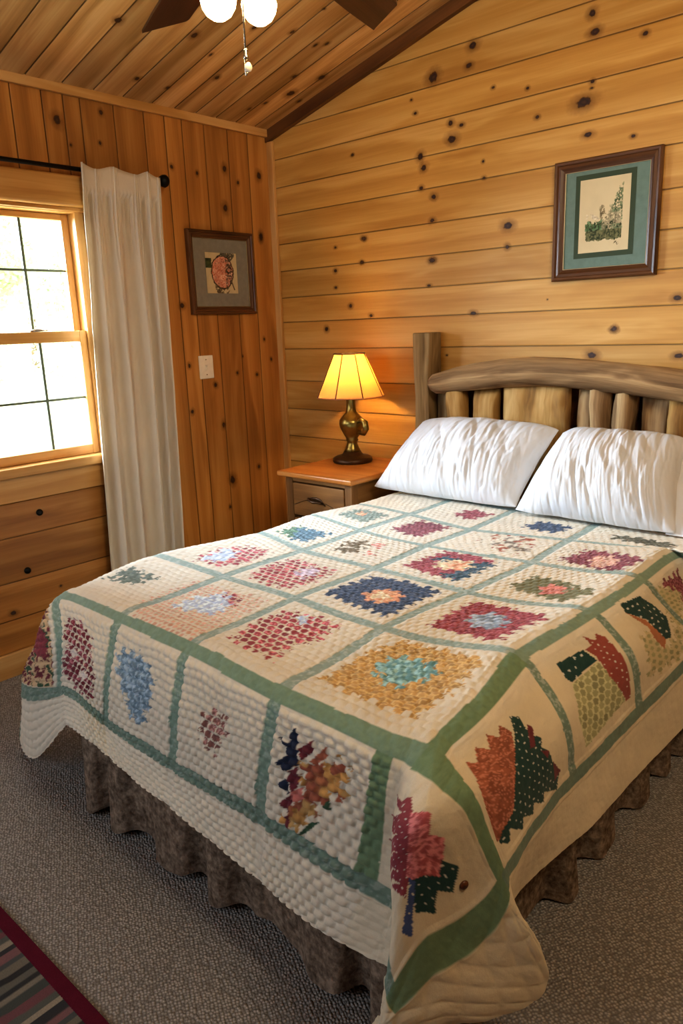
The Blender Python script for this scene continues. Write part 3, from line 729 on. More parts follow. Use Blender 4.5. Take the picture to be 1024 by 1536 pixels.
# ---------------------------------------------------------------- ceiling fan
FX, FY, FZ = 1.939, -1.876, 2.40
F_ = thing('ceiling_fan', (FX, FY, FZ), 'dark wood bladed ceiling fan with two lit round bulbs and pull chain', 'ceiling fan')
lathe('motor_housing', [(.0, .015), (.05, .012), (.10, .02), (.125, .05), (.125, .10), (.10, .135), (.06, .15), (.02, .155)], (FX, FY, FZ-.02), M['bronze'], F_)
tube('downrod', [(FX, FY, FZ+.12), (FX, FY, ceil_z(FX)-.03)], .014, M['bronze'], F_, 12)
lathe('canopy', [(.03, -.05), (.06, -.03), (.075, 0), (.075, .03)], (FX, FY, ceil_z(FX)-.02), M['bronze'], F_)
lathe('light_kit', [(.0, -.075), (.03, -.07), (.055, -.05), (.06, -.02), (.05, .0)], (FX, FY, FZ-.01), M['bronze'], F_)
for k in range(6):
    a = math.radians(158.7-54.5*k if k < 2 else 104.2-61.1*(k-1))
    ax = np.array([math.cos(a), math.sin(a)]); pr = np.array([ax[1], -ax[0]])
    out = [(.18, -.045), (.30, -.058), (.60, -.06), (.755, -.057), (.745, -.045), (.672, .056), (.655, .060), (.30, .058), (.18, .045)]
    mb = MB()
    tp, bt = [], []
    for s, w in out:
        q = ax*s+pr*w; z = FZ+.0+w*.16
        tp.append((FX+q[0], FY+q[1], z+.0045)); bt.append((FX+q[0], FY+q[1], z-.0045))
    uvs = [(s+k*2, w+k) for s, w in out]
    mb.face(tp, uvs, .5); mb.face(bt[::-1], uvs[::-1], .4)
    for i in range(len(out)):
        j = (i+1) % len(out); mb.face([tp[i], bt[i], bt[j], tp[j]], [uvs[i], uvs[i], uvs[j], uvs[j]], .3)
    bl = mb.build('fan_blade', M['blade'], F_)
    q0 = ax*.11; q1 = ax*.24
    tube('blade_arm', [(FX+q0[0], FY+q0[1], FZ+.02), (FX+q1[0]*.8, FY+q1[1]*.8, FZ-.008), (FX+q1[0], FY+q1[1], FZ-.008)], [.012, .014, .02], M['bronze'], bl, 8, squash=(1, 1, .35))
M['globe'] = emit('lit_globe', 'FFD898', 30)
for a in (177, 131, 311, 357):
    a = math.radians(a); gx, gy = FX+.124*math.cos(a), FY+.124*math.sin(a)
    arm = tube('lamp_arm', [(FX+.05*math.cos(a), FY+.05*math.sin(a), FZ-.04), (FX+.10*math.cos(a), FY+.10*math.sin(a), FZ-.05), (gx, gy, FZ-.085)], [.009, .009, .02], M['bronze'], F_, 10)
    g = lathe('light_globe', [(.0, -.042), (.016, -.039), (.029, -.030), (.038, -.016), (.042, 0), (.038, .016), (.029, .032), (.02, .042), (.016, .05)], (gx, gy, FZ-.148), M['globe'], F_, 20)
cx_, cy_ = 1.866, -1.841
tube('pull_chain', [(cx_+.03, cy_-.016, 2.345), (cx_+.004, cy_-.002, 2.325), (cx_, cy_, 2.29), (cx_, cy_, 2.142)], .0022, M['chrome'], F_, 6)
for i in range(30):
    pass
lathe('chain_coupler', [(.0, 0), (.005, .002), (.007, .008), (.004, .014), (.006, .02), (.002, .026)], (cx_, cy_, 2.122), M['chrome'], F_, 12)
lathe('chain_knob', [(.0, 0), (.006, .002), (.009, .008), (.009, .012), (.005, .019), (.001, .021)], (cx_+.004, cy_+.002, 2.098), M['white_plastic'], F_, 14)
tube('chain_loop', [(cx_-.004, cy_, 2.125), (cx_-.006, cy_, 2.11), (cx_-.003, cy_, 2.092), (cx_+.003, cy_, 2.098)], .002, M['chrome'], F_, 6)

# ---------------------------------------------------------------- rug
RG = thing('striped_rug', (1.5, -3.0, 0), 'striped flat rug with maroon border on the carpet at bottom left', 'rug')
def rug_mat(name, cols):
    k = N(name); v = k.coords('Object'); nz = k.noise(v, 260, 3, .7); n2 = k.noise(v, 26, 3)
    c = k.mix(nz, rgba(cols[0]), rgba(cols[1])); c = k.mix(k.math('MULTIPLY', n2, .4), c, rgba(cols[2]))
    return k.done(k.bsdf(c, .95, 0, k.bump(nz, .6, .003), .1))
def stripe_mat():
    k = N('rug_stripes'); a = k.n('Attribute', attribute_name='Col'); v = k.coords('Object'); nz = k.noise(v, 300, 3, .8)
    c = k.mix(k.math('MULTIPLY', nz, .7), a.outputs['Color'], rgba('4A4644'))
    return k.done(k.bsdf(c, .95, 0, k.bump(nz, .6, .003), .1))
rx0, rx1, ry0, ry1 = .62, 2.35, -3.7, -2.521
nx, ny = 420, 60
X, Y = np.meshgrid(np.linspace(rx0, rx1-.034, nx), np.linspace(ry0, ry1-.034, ny), indexing='ij')
edges = [rx0]; cols = []
pal = ['6F6E66', '2E3438', '8F887B', '4A5350', '7C5058', '5E6560', 'A59C8C', '33383E', '8A6468', '50585A', '7F7A6E', '2B2F33']
i = 0
while edges[-1] < rx1: edges.append(edges[-1]+random.choice((.016, .022, .028, .020))); cols.append(lin(pal[i % len(pal)])); i += 1
ci = np.clip(np.searchsorted(edges, X+.004*(fbm(Y*7, X*0, 1)-.5))-1, 0, len(cols)-1)
gridmesh('rug_field', np.stack([X, Y, 0*X+.008+.0012*np.sin(X*2*PI/.008)], -1), stripe_mat(), RG, col=np.array(cols)[ci])
M['maroon'] = rug_mat('maroon_binding', ('4A1524', '6B2236', '3A101C'))
boxobj('rug_border', (rx0, ry1-.036, 0), (rx1, ry1, .011), M['maroon'], RG, 0, .003)
boxobj('rug_border', (rx1-.036, ry0, 0), (rx1, ry1-.036, .011), M['maroon'], RG, 1, .003)

LANDMARKS = [
  (1.407,0,2.5618,-2.1294,0.724), (1.407,0.39,2.4857,-1.6367,0.724), (1.407,0.757,2.5054,-1.2667,0.724), (1.407,1.089,2.5113,-0.916,0.724),
  (1.407,1.423,2.529,-0.5853,0.724), (1.023,0,2.1567,-2.1218,0.724), (1.023,0.39,2.1395,-1.7298,0.744), (1.023,0.757,2.1708,-1.3742,0.744),
  (1.023,1.089,2.1924,-1.0124,0.744), (1.023,1.423,2.1814,-0.7112,0.744), (0.663,0,1.7907,-2.0932,0.724), (0.663,0.39,1.7924,-1.7105,0.744),
  (0.663,0.757,1.809,-1.3593,0.744), (0.663,1.089,1.8009,-1.0538,0.744), (0.663,1.423,1.8192,-0.7847,0.744), (0.343,0,1.4596,-2.0869,0.724),
  (0.343,0.39,1.4615,-1.7049,0.744), (0.343,0.757,1.4742,-1.3492,0.744), (0.343,1.089,1.4739,-1.0294,0.744), (0,0,1.064,-2.0681,0.7),
  (0,0.39,0.9992,-1.6762,0.715), (0,0.757,1.1003,-1.253,0.715), (0,1.089,1.0757,-0.9279,0.715), (1.3,0,2.4755,-2.1305,0.724),
  (0,-0.36,1.1861,-2.165,0.438), (0.343,-0.36,1.4471,-2.165,0.4256), (0.663,-0.36,1.7698,-2.165,0.4128), (1.023,-0.36,2.1133,-2.165,0.414),
  (1.3,-0.36,2.4259,-2.165,0.4034), (1.407,-0.36,2.5204,-2.165,0.3874), (0,-0.18,1.227,-2.163,0.6115), (0.343,-0.18,1.4899,-2.163,0.5951),
  (0.663,-0.18,1.8062,-2.163,0.5936), (1.023,-0.18,2.1477,-2.163,0.5931), (1.3,-0.18,2.4605,-2.163,0.5891), (0,-0.545,1.2164,-2.185,0.3297),
  (0.343,-0.545,1.4781,-2.185,0.3316), (0.663,-0.545,1.75,-2.185,0.2981), (1.023,-0.545,2.111,-2.185,0.2549), (1.3,-0.545,2.3688,-2.185,0.2348),
  (1.407,-0.545,2.5022,-2.185,0.2552), (1.407,-0.18,2.5133,-2.17,0.5579), (1.767,0.39,2.62,-1.6068,0.4325), (1.767,0.757,2.62,-1.1712,0.4229),
  (1.767,1.089,2.62,-0.6094,0.4111), (1.587,0.39,2.612,-1.6481,0.6103), (1.587,0.757,2.612,-1.2395,0.614), (1.957,0.12,2.632,-1.9112,0.2997),
  (1.957,0.39,2.632,-1.5308,0.2484), (1.957,0.757,2.632,-1.0787,0.2176), (1.957,1.089,2.632,-0.4945,0.165), (1.407,1.5,2.575,-0.614,0.724),
  (1.767,1.5,2.62,-0.514,0.39), (1.957,1.5,2.635,-0.514,0.23), (1.407,1.9,2.575,-0.214,0.724), (1.767,1.9,2.62,-0.114,0.39),
  (1.957,1.9,2.635,-0.114,0.23), (1.587,0,2.6534,-2.1243,0.6745), (1.767,0,2.6909,-2.0585,0.4732), (1.767,-0.18,2.641,-2.1461,0.3802),
  (1.767,-0.36,2.5748,-2.2625,0.2874), (1.497,-0.09,2.5933,-2.2299,0.6702), (1.587,-0.18,2.5881,-2.239,0.5848), (1.677,-0.27,2.5824,-2.2491,0.4553),
  (1.677,-0.09,2.647,-2.1355,0.523), (1.957,0,2.7165,-2.0135,0.3558), (1.957,-0.12,2.7432,-1.9666,0.2196), (1.957,-0.24,2.7192,-2.0088,0.1626),
  (1.957,-0.36,2.6514,-2.1279,0.1702), (1.957,-0.545,2.505,-2.24,0.13), (1.767,-0.545,2.525,-2.235,0.19), (1.587,-0.36,2.545,-2.215,0.33),
  (1.587,-0.545,2.52,-2.215,0.19), (1.86,-0.45,2.56,-2.27,0.2), (-0.36,0.39,0.93,-1.72,0.4), (-0.55,0.39,0.86,-1.72,0.22),
  (-0.36,0,0.8,-2.03,0.4), (-0.55,0,0.7,-2.03,0.21), (-0.18,-0.18,0.935,-2.11,0.495), (-0.36,-0.36,0.75,-2.08,0.25),
  (-0.18,-0.36,0.85,-2.135,0.32), (-0.18,-0.545,0.86,-2.14,0.06), (-0.36,-0.545,0.66,-2.1,0.04), (-0.55,-0.36,0.63,-2.05,0.06),
  (-0.55,-0.545,0.62,-2.06,0.03), (-0.36,0.9,1.07,-1.2,0.375), (-0.55,0.9,1.07,-1.2,0.19), (-0.36,1.5,1.105,-0.62,0.375),
  (-0.55,1.5,1.1,-0.62,0.19), (-0.36,1.93,1.105,-0.2,0.375), (-0.55,1.93,1.1,-0.2,0.19), (0,1.423,1.14,-0.69,0.72),
  (0,1.93,1.135,-0.18,0.72), (0.7,1.93,1.84,-0.18,0.744), (0.35,1.7,1.49,-0.414,0.744), (1.05,1.7,2.2,-0.414,0.744),
]
MOTIFS = [
  ('maroon', 'petal2', [(1.46,1.17),(1.52,1.15),(1.60,1.20),(1.61,1.28),(1.55,1.34),(1.47,1.31)]),
  ('gold', 'weave', [(1.058,0.094),(1.068,0.232),(1.108,0.347),(1.234,0.352),(1.354,0.315),(1.339,0.186),(1.309,0.080),(1.188,0.085)]),
  ('teal', 'speck', [(1.123,0.214),(1.138,0.260),(1.168,0.283),(1.218,0.283),(1.264,0.264),(1.274,0.214),(1.229,0.177),(1.213,0.154),(1.173,0.163)]),
  ('crimson', 'petal2', [(1.118,0.471),(1.098,0.697),(1.229,0.697),(1.354,0.642),(1.329,0.439),(1.223,0.458)]),
  ('bluegrey', 'speck', [(1.284,0.591),(1.294,0.550),(1.284,0.517),(1.254,0.508),(1.213,0.522),(1.183,0.550),(1.173,0.586),(1.183,0.623),(1.213,0.637),(1.254,0.623)]),
  ('olive', 'stitch', [(1.098,0.858),(1.108,0.973),(1.234,0.973),(1.359,0.895),(1.329,0.789),(1.223,0.826)]),
  ('coral', 'petal2', [(1.269,0.899),(1.279,0.872),(1.269,0.849),(1.249,0.844),(1.218,0.853),(1.198,0.876),(1.188,0.904),(1.193,0.927),(1.218,0.936),(1.249,0.927)]),
  ('maroon', 'petal2', [(1.093,1.161),(1.143,1.308),(1.274,1.276),(1.364,1.221),(1.334,1.097),(1.218,1.120)]),
  ('pink', 'petal2', [(1.294,1.193),(1.299,1.161),(1.289,1.138),(1.259,1.129),(1.223,1.148),(1.198,1.175),(1.188,1.216),(1.203,1.244),(1.234,1.249),(1.269,1.230)]),
  ('darkolive', 'petal2', [(1.123,1.525),(1.143,1.580),(1.314,1.603),(1.334,1.474),(1.239,1.497)]),
  ('red', 'petal', [(0.736,0.080),(0.691,0.214),(0.716,0.310),(0.817,0.338),(0.912,0.333),(0.922,0.218),(0.892,0.177),(0.912,0.085),(0.827,0.080)]),
  ('sky', 'speck', [(0.817,0.310),(0.827,0.297),(0.822,0.283),(0.817,0.278),(0.801,0.278),(0.786,0.283),(0.776,0.297),(0.776,0.310),(0.786,0.320),(0.801,0.320)]),
  ('navy', 'petal2', [(0.696,0.476),(0.716,0.688),(0.832,0.720),(0.962,0.720),(0.982,0.458),(0.847,0.462)]),
  ('orange', 'petal2', [(0.907,0.609),(0.922,0.573),(0.912,0.540),(0.887,0.517),(0.847,0.513),(0.817,0.531),(0.796,0.568),(0.806,0.600),(0.832,0.628),(0.872,0.628)]),
  ('tan', 'speck', [(0.882,0.586),(0.892,0.568),(0.887,0.554),(0.877,0.540),(0.857,0.540),(0.837,0.554),(0.832,0.568),(0.832,0.591),(0.847,0.600),(0.862,0.600)]),
  ('crimson', 'petal2', [(0.721,0.835),(0.736,0.954),(0.756,1.069),(0.862,1.069),(0.937,1.033),(0.947,0.826),(0.837,0.821)]),
  ('navyteal', 'petal2', [(0.746,0.941),(0.786,1.010),(0.862,0.991),(0.942,1.023),(0.947,0.826),(0.862,0.826),(0.907,0.918),(0.857,0.959)]),
  ('tan', 'speck', [(0.892,0.973),(0.902,0.936),(0.887,0.904),(0.857,0.885),(0.822,0.881),(0.796,0.899),(0.786,0.936),(0.801,0.973),(0.832,0.996),(0.867,0.996)]),
  ('orange', 'speck', [(0.882,0.959),(0.892,0.931),(0.887,0.913),(0.872,0.899),(0.852,0.904),(0.832,0.922),(0.827,0.945),(0.832,0.968),(0.847,0.977),(0.867,0.973)]),
  ('rust', 'sparse', [(0.766,1.276),(0.761,1.428),(0.907,1.400),(0.972,1.304),(0.957,1.148),(0.872,1.171)]),
  ('navy', 'petal2', [(0.801,1.525),(0.832,1.621),(0.967,1.594),(0.942,1.492)]),
  ('peach', 'check', [(0.359,0.025),(0.299,0.136),(0.304,0.301),(0.480,0.320),(0.606,0.329),(0.646,0.149),(0.656,0.021),(0.520,0.012)]),
  ('sky', 'speck', [(0.410,0.117),(0.410,0.232),(0.470,0.297),(0.555,0.228),(0.555,0.159),(0.470,0.136)]),
  ('crimson', 'petal', [(0.455,0.301),(0.515,0.306),(0.560,0.246),(0.535,0.228)]),
  ('red', 'petal', [(0.400,0.439),(0.374,0.545),(0.389,0.660),(0.595,0.660),(0.606,0.527),(0.585,0.430),(0.485,0.421)]),
  ('lilac', 'speck', [(0.490,0.554),(0.500,0.642),(0.560,0.600),(0.555,0.522)]),
  ('brown', 'leafy', [(0.430,0.835),(0.400,0.936),(0.450,1.000),(0.510,0.945),(0.505,0.839)]),
  ('coral', 'petal', [(0.545,0.987),(0.555,0.964),(0.555,0.945),(0.540,0.936),(0.525,0.941),(0.505,0.959),(0.495,0.982),(0.495,1.000),(0.505,1.014),(0.525,1.005)]),
  ('coral', 'petal', [(0.575,0.890),(0.580,0.872),(0.580,0.858),(0.575,0.853),(0.560,0.853),(0.545,0.867),(0.540,0.885),(0.540,0.899),(0.545,0.904),(0.560,0.899)]),
  ('maroon', 'petal2', [(0.420,1.198),(0.440,1.382),(0.590,1.400),(0.570,1.175)]),
  ('crimson', 'petal2', [(0.480,1.538),(0.515,1.640),(0.636,1.621),(0.575,1.520)]),
  ('sage', 'leafy', [(0.053,0.149),(0.058,0.264),(0.204,0.264),(0.184,0.177)]),
  ('red', 'petal', [(0.153,0.435),(0.123,0.554),(0.158,0.632),(0.269,0.655),(0.304,0.508),(0.259,0.439)]),
  ('sky', 'speck', [(0.168,0.448),(0.138,0.568),(0.189,0.577),(0.244,0.517),(0.214,0.458)]),
  ('green', 'petal2', [(0.098,0.807),(0.118,0.927),(0.204,0.931),(0.209,0.812)]),
  ('bluegreen', 'petal2', [(0.128,0.913),(0.289,0.964),(0.274,0.816),(0.199,0.803)]),
  ('sage', 'petal2', [(0.118,1.184),(0.118,1.345),(0.289,1.354),(0.284,1.180)]),
  ('orange', 'speck', [(0.204,1.295),(0.214,1.276),(0.214,1.258),(0.209,1.249),(0.194,1.249),(0.173,1.262),(0.163,1.281),(0.163,1.299),(0.173,1.308),(0.189,1.308)]),
  ('maroon', 'petal', [(0.093,-0.071),(0.178,-0.071),(0.224,-0.090),(0.239,-0.154),(0.269,-0.209),(0.264,-0.283),(0.234,-0.320),(0.148,-0.320),(0.063,-0.287),(0.028,-0.241),(0.078,-0.191),(0.023,-0.149),(0.048,-0.108)]),
  ('pale', 'plain', [(0.194,-0.223),(0.229,-0.232),(0.194,-0.264),(0.163,-0.255)]),
  ('pale', 'plain', [(0.113,-0.172),(0.143,-0.182),(0.118,-0.209),(0.088,-0.200)]),
  ('blue', 'speck', [(0.410,-0.080),(0.470,-0.071),(0.525,-0.090),(0.560,-0.131),(0.560,-0.191),(0.530,-0.283),(0.495,-0.292),(0.450,-0.241),(0.400,-0.163),(0.384,-0.117)]),
  ('brick', 'petal', [(0.817,-0.122),(0.872,-0.131),(0.882,-0.168),(0.837,-0.246),(0.786,-0.228),(0.771,-0.177)]),
  ('navydark', 'plain', [(1.083,-0.076),(1.098,-0.057),(1.108,-0.117),(1.118,-0.159),(1.093,-0.186),(1.083,-0.195),(1.058,-0.182),(1.088,-0.145),(1.073,-0.126),(1.053,-0.108),(1.083,-0.113)]),
  ('navydark', 'plain', [(1.068,-0.241),(1.093,-0.209),(1.103,-0.251)]),
  ('amber', 'petal3', [(1.128,-0.149),(1.153,-0.126),(1.183,-0.122),(1.218,-0.090),(1.234,-0.122),(1.218,-0.140),(1.239,-0.186),(1.203,-0.191),(1.203,-0.214),(1.178,-0.246),(1.178,-0.264),(1.153,-0.301),(1.143,-0.338),(1.118,-0.347),(1.103,-0.352),(1.098,-0.315),(1.108,-0.287),(1.108,-0.269),(1.138,-0.218),(1.123,-0.191)]),
  ('wine', 'plain', [(1.093,-0.191),(1.113,-0.168),(1.128,-0.205),(1.113,-0.237),(1.098,-0.223)]),
  ('wine', 'plain', [(1.108,-0.117),(1.143,-0.067),(1.143,-0.108),(1.123,-0.140)]),
  ('rust', 'plain', [(1.143,-0.131),(1.173,-0.071),(1.178,-0.103),(1.153,-0.136)]),
  ('rust', 'plain', [(1.188,-0.126),(1.218,-0.090),(1.223,-0.113),(1.198,-0.140)]),
  ('rust', 'plain', [(1.138,-0.200),(1.163,-0.186),(1.163,-0.218),(1.148,-0.232)]),
  ('coral', 'plain', [(1.103,-0.246),(1.133,-0.214),(1.143,-0.241),(1.113,-0.269)]),
  ('wine', 'plain', [(1.083,-0.283),(1.108,-0.251),(1.113,-0.269),(1.108,-0.297)]),
  ('wine', 'plain', [(1.103,-0.347),(1.103,-0.310),(1.113,-0.301),(1.118,-0.347)]),
  ('forest', 'plain', [(1.188,-0.237),(1.198,-0.209),(1.208,-0.237)]),
  ('forest', 'plain', [(1.168,-0.292),(1.188,-0.278),(1.158,-0.329),(1.143,-0.338)]),
  ('crimson', 'dots', [(1.349,-0.094),(1.434,-0.076),(1.450,-0.062),(1.485,-0.076),(1.625,-0.195),(1.651,-0.228),(1.555,-0.251),(1.615,-0.218),(1.339,-0.297),(1.585,-0.205),(1.339,-0.260),(1.550,-0.172),(1.329,-0.228),(1.505,-0.136),(1.334,-0.163),(1.465,-0.094)]),
  ('redrose', 'speck', [(1.485,-0.080),(1.535,-0.067),(1.575,-0.103),(1.600,-0.085),(1.635,-0.113),(1.666,-0.140),(1.661,-0.177),(1.620,-0.200),(1.535,-0.122)]),
  ('tealdark', 'dots', [(1.635,-0.117),(1.661,-0.090),(1.696,-0.131),(1.681,-0.159),(1.716,-0.191),(1.696,-0.228),(1.635,-0.195),(1.661,-0.140)]),
  ('royal', 'dots', [(1.625,-0.195),(1.646,-0.191),(1.721,-0.260),(1.696,-0.274),(1.656,-0.223)]),
  ('burnt', 'weave2', [(1.500,0.062),(1.525,0.080),(1.480,0.094),(1.515,0.122),(1.470,0.131),(1.505,0.159),(1.475,0.172),(1.515,0.195),(1.565,0.177),(1.686,0.103),(1.696,0.085),(1.696,0.044),(1.630,0.044),(1.555,0.062)]),
  ('tealdark', 'dots', [(1.480,0.214),(1.500,0.241),(1.525,0.241),(1.560,0.255),(1.585,0.283),(1.605,0.269),(1.625,0.292),(1.661,0.297),(1.701,0.329),(1.746,0.306),(1.711,0.241),(1.736,0.232),(1.706,0.191),(1.731,0.182),(1.706,0.140),(1.731,0.131),(1.696,0.090),(1.721,0.080),(1.701,0.053),(1.686,0.071),(1.671,0.113),(1.585,0.163),(1.525,0.200)]),
  ('wine', 'plain', [(1.530,0.255),(1.545,0.269),(1.590,0.251),(1.585,0.228)]),
  ('wine', 'plain', [(1.610,0.264),(1.625,0.292),(1.640,0.278)]),
  ('wine', 'plain', [(1.661,0.301),(1.706,0.333),(1.716,0.297)]),
  ('oliveL', 'weave3', [(1.535,0.637),(1.696,0.697),(1.716,0.467),(1.625,0.462),(1.540,0.494)]),
  ('brickred', 'dots', [(1.460,0.692),(1.485,0.715),(1.540,0.724),(1.610,0.729),(1.701,0.720),(1.701,0.701),(1.595,0.655),(1.520,0.642),(1.485,0.619),(1.485,0.651),(1.445,0.637),(1.480,0.678)]),
  ('tealdark', 'dash', [(1.470,0.481),(1.480,0.609),(1.530,0.637),(1.535,0.499),(1.515,0.485)]),
  ('oliveL', 'stitch2', [(1.560,0.844),(1.686,0.812),(1.706,0.853),(1.731,0.977),(1.635,1.092),(1.545,1.267),(1.445,1.069),(1.510,1.083),(1.610,1.046),(1.661,0.977),(1.666,0.918),(1.575,0.904)]),
  ('tealdark', 'dash', [(1.429,0.872),(1.445,0.987),(1.505,1.023),(1.580,1.037),(1.651,0.977),(1.635,0.950),(1.530,0.931),(1.460,0.862)]),
  ('orangeD', 'plain', [(1.460,0.862),(1.530,0.927),(1.640,0.954),(1.661,0.918),(1.600,0.904),(1.555,0.913)]),
]
# ---------------------------------------------------------------- quilt surface (cloth coordinates a across, b along -> metres)
QA = [0.0, .343, .663, 1.023, 1.407]          # sash lines across the bed
QB = [0.0, .39, .757, 1.089, 1.423, 1.72]     # sash lines along the bed
AL1, AL2, AR1, AR2 = -.36, -.55, 1.767, 1.957
BF1, BF2, BH = -.36, -.545, 1.875
QX0, QY0, QZ = 1.14, -2.114, .744

def q_base(a, b):
    r = .075
    def prof(d):                                # overhang distance -> (outward, drop)
        d = d + r*PI/4
        t = np.clip(d/r, 0, PI/2)
        out = r*np.sin(t); drop = r*(1-np.cos(t))
        ex = np.clip(d - r*PI/2, 0, None)
        return out - r*.7071 + .10*ex, drop + .995*ex
    e = r*PI/4
    ar = np.where(a > 1.407-e, a-1.407, -e); al = np.where(a < e, -a, -e); bf = np.where(b < e, -b, -e)
    da = np.maximum(ar, al); sg = np.where(al > ar, -1., 1.)
    x = QX0 + np.clip(a, e, 1.407-e)*(1.413/1.407); y = QY0 + np.clip(b, e, None)
    pa, pb = np.clip(da+e, 0, None), np.clip(bf+e, 0, None)
    rho = np.hypot(pa, pb); rho2 = np.maximum(np.maximum(pa, pb), .8*rho)
    phi = np.arctan2(pa, pb)
    o, dr = prof(rho2-e)
    o = o + r*.7071
    fl = np.sin(2*phi)**2 * rho * .35
    ux, uy = np.sin(phi), -np.cos(phi)
    x = x + sg*ux*(o+fl); y = y + uy*(o+fl)
    return np.stack([x, y, QZ - dr], -1)

# measured sash crossings, hem and fold points: (a, b, x, y, z)
QL = np.array(LANDMARKS)
def _tps(r2):
    return np.where(r2 > 1e-12, r2*np.log(np.maximum(r2, 1e-12)), 0)
def q_fit():
    n = len(QL); P2 = QL[:, :2]; off = QL[:, 2:] - q_base(P2[:, 0], P2[:, 1])
    d2 = ((P2[:, None]-P2[None])**2).sum(-1)
    K = _tps(d2) + 2e-4*np.eye(n); Pm = np.c_[np.ones(n), P2]
    M = np.block([[K, Pm], [Pm.T, np.zeros((3, 3))]])
    return np.linalg.solve(M, np.r_[off, np.zeros((3, 3))])
QW = q_fit()
def q_surf(a, b):
    s = a.shape; a = a.ravel(); b = b.ravel(); out = q_base(a, b)
    n = len(QL)
    for i in range(0, len(a), 20000):
        A, B = a[i:i+20000], b[i:i+20000]
        K = _tps((A[:, None]-QL[:, 0])**2 + (B[:, None]-QL[:, 1])**2)
        out[i:i+20000] += K @ QW[:n] + np.c_[np.ones(len(A)), A, B] @ QW[n:]
    return out.reshape(s+(3,))
# ---------------------------------------------------------------- patchwork quilt
PALC = dict(gold='C79A4C', teal='5F9AA0', crimson='94283A', bluegrey='8093A8', olive='8A8A63', coral='D06A5A', maroon='7E2338', pink='D99A84', darkolive='5C5A44',
            red='A3283A', sky='A9BDE0', navy='31496A', navyteal='33566A', orange='DB8A58', tan='D2B48C', rust='A8532C', peach='D9A58C', lilac='B7A6BE', brown='857455', sage='76877A',
            green='4F7A5C', bluegreen='4C7488', blue='6E8CA0', brick='8E5A52', navydark='25314C', amber='C08A2C', wine='741E30', forest='3E5F45', redrose='B5404A', tealdark='1F4A48',
            royal='34508E', burnt='A9542C', oliveL='A9A878', brickred='9E3A2A', orangeD='B5672C', pale='E2D6CC')
PALC = {k: np.array(lin(v)) for k, v in PALC.items()}
CREAM = np.array(lin('E0D7C2')); CREAM2 = np.array(lin('D8C596'))
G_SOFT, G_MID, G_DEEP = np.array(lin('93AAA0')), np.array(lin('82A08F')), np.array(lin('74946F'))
def cells(a, b, s, asp=1.0, seed=0, rot=0):
    if rot: a, b = a*math.cos(rot)-b*math.sin(rot), a*math.sin(rot)+b*math.cos(rot)
    v = b/(s*asp); row = np.floor(v); u = a/s+.5*(row % 2); cu = np.floor(u)
    h = np.sin(cu*127.1+row*311.7+seed*17.3)*43758.5453; h = h-np.floor(h)
    return np.hypot(u-cu-.5, (v-row-.5)), h
def mixc(c, m, k): c[m] = k[m] if k.ndim > 1 else k
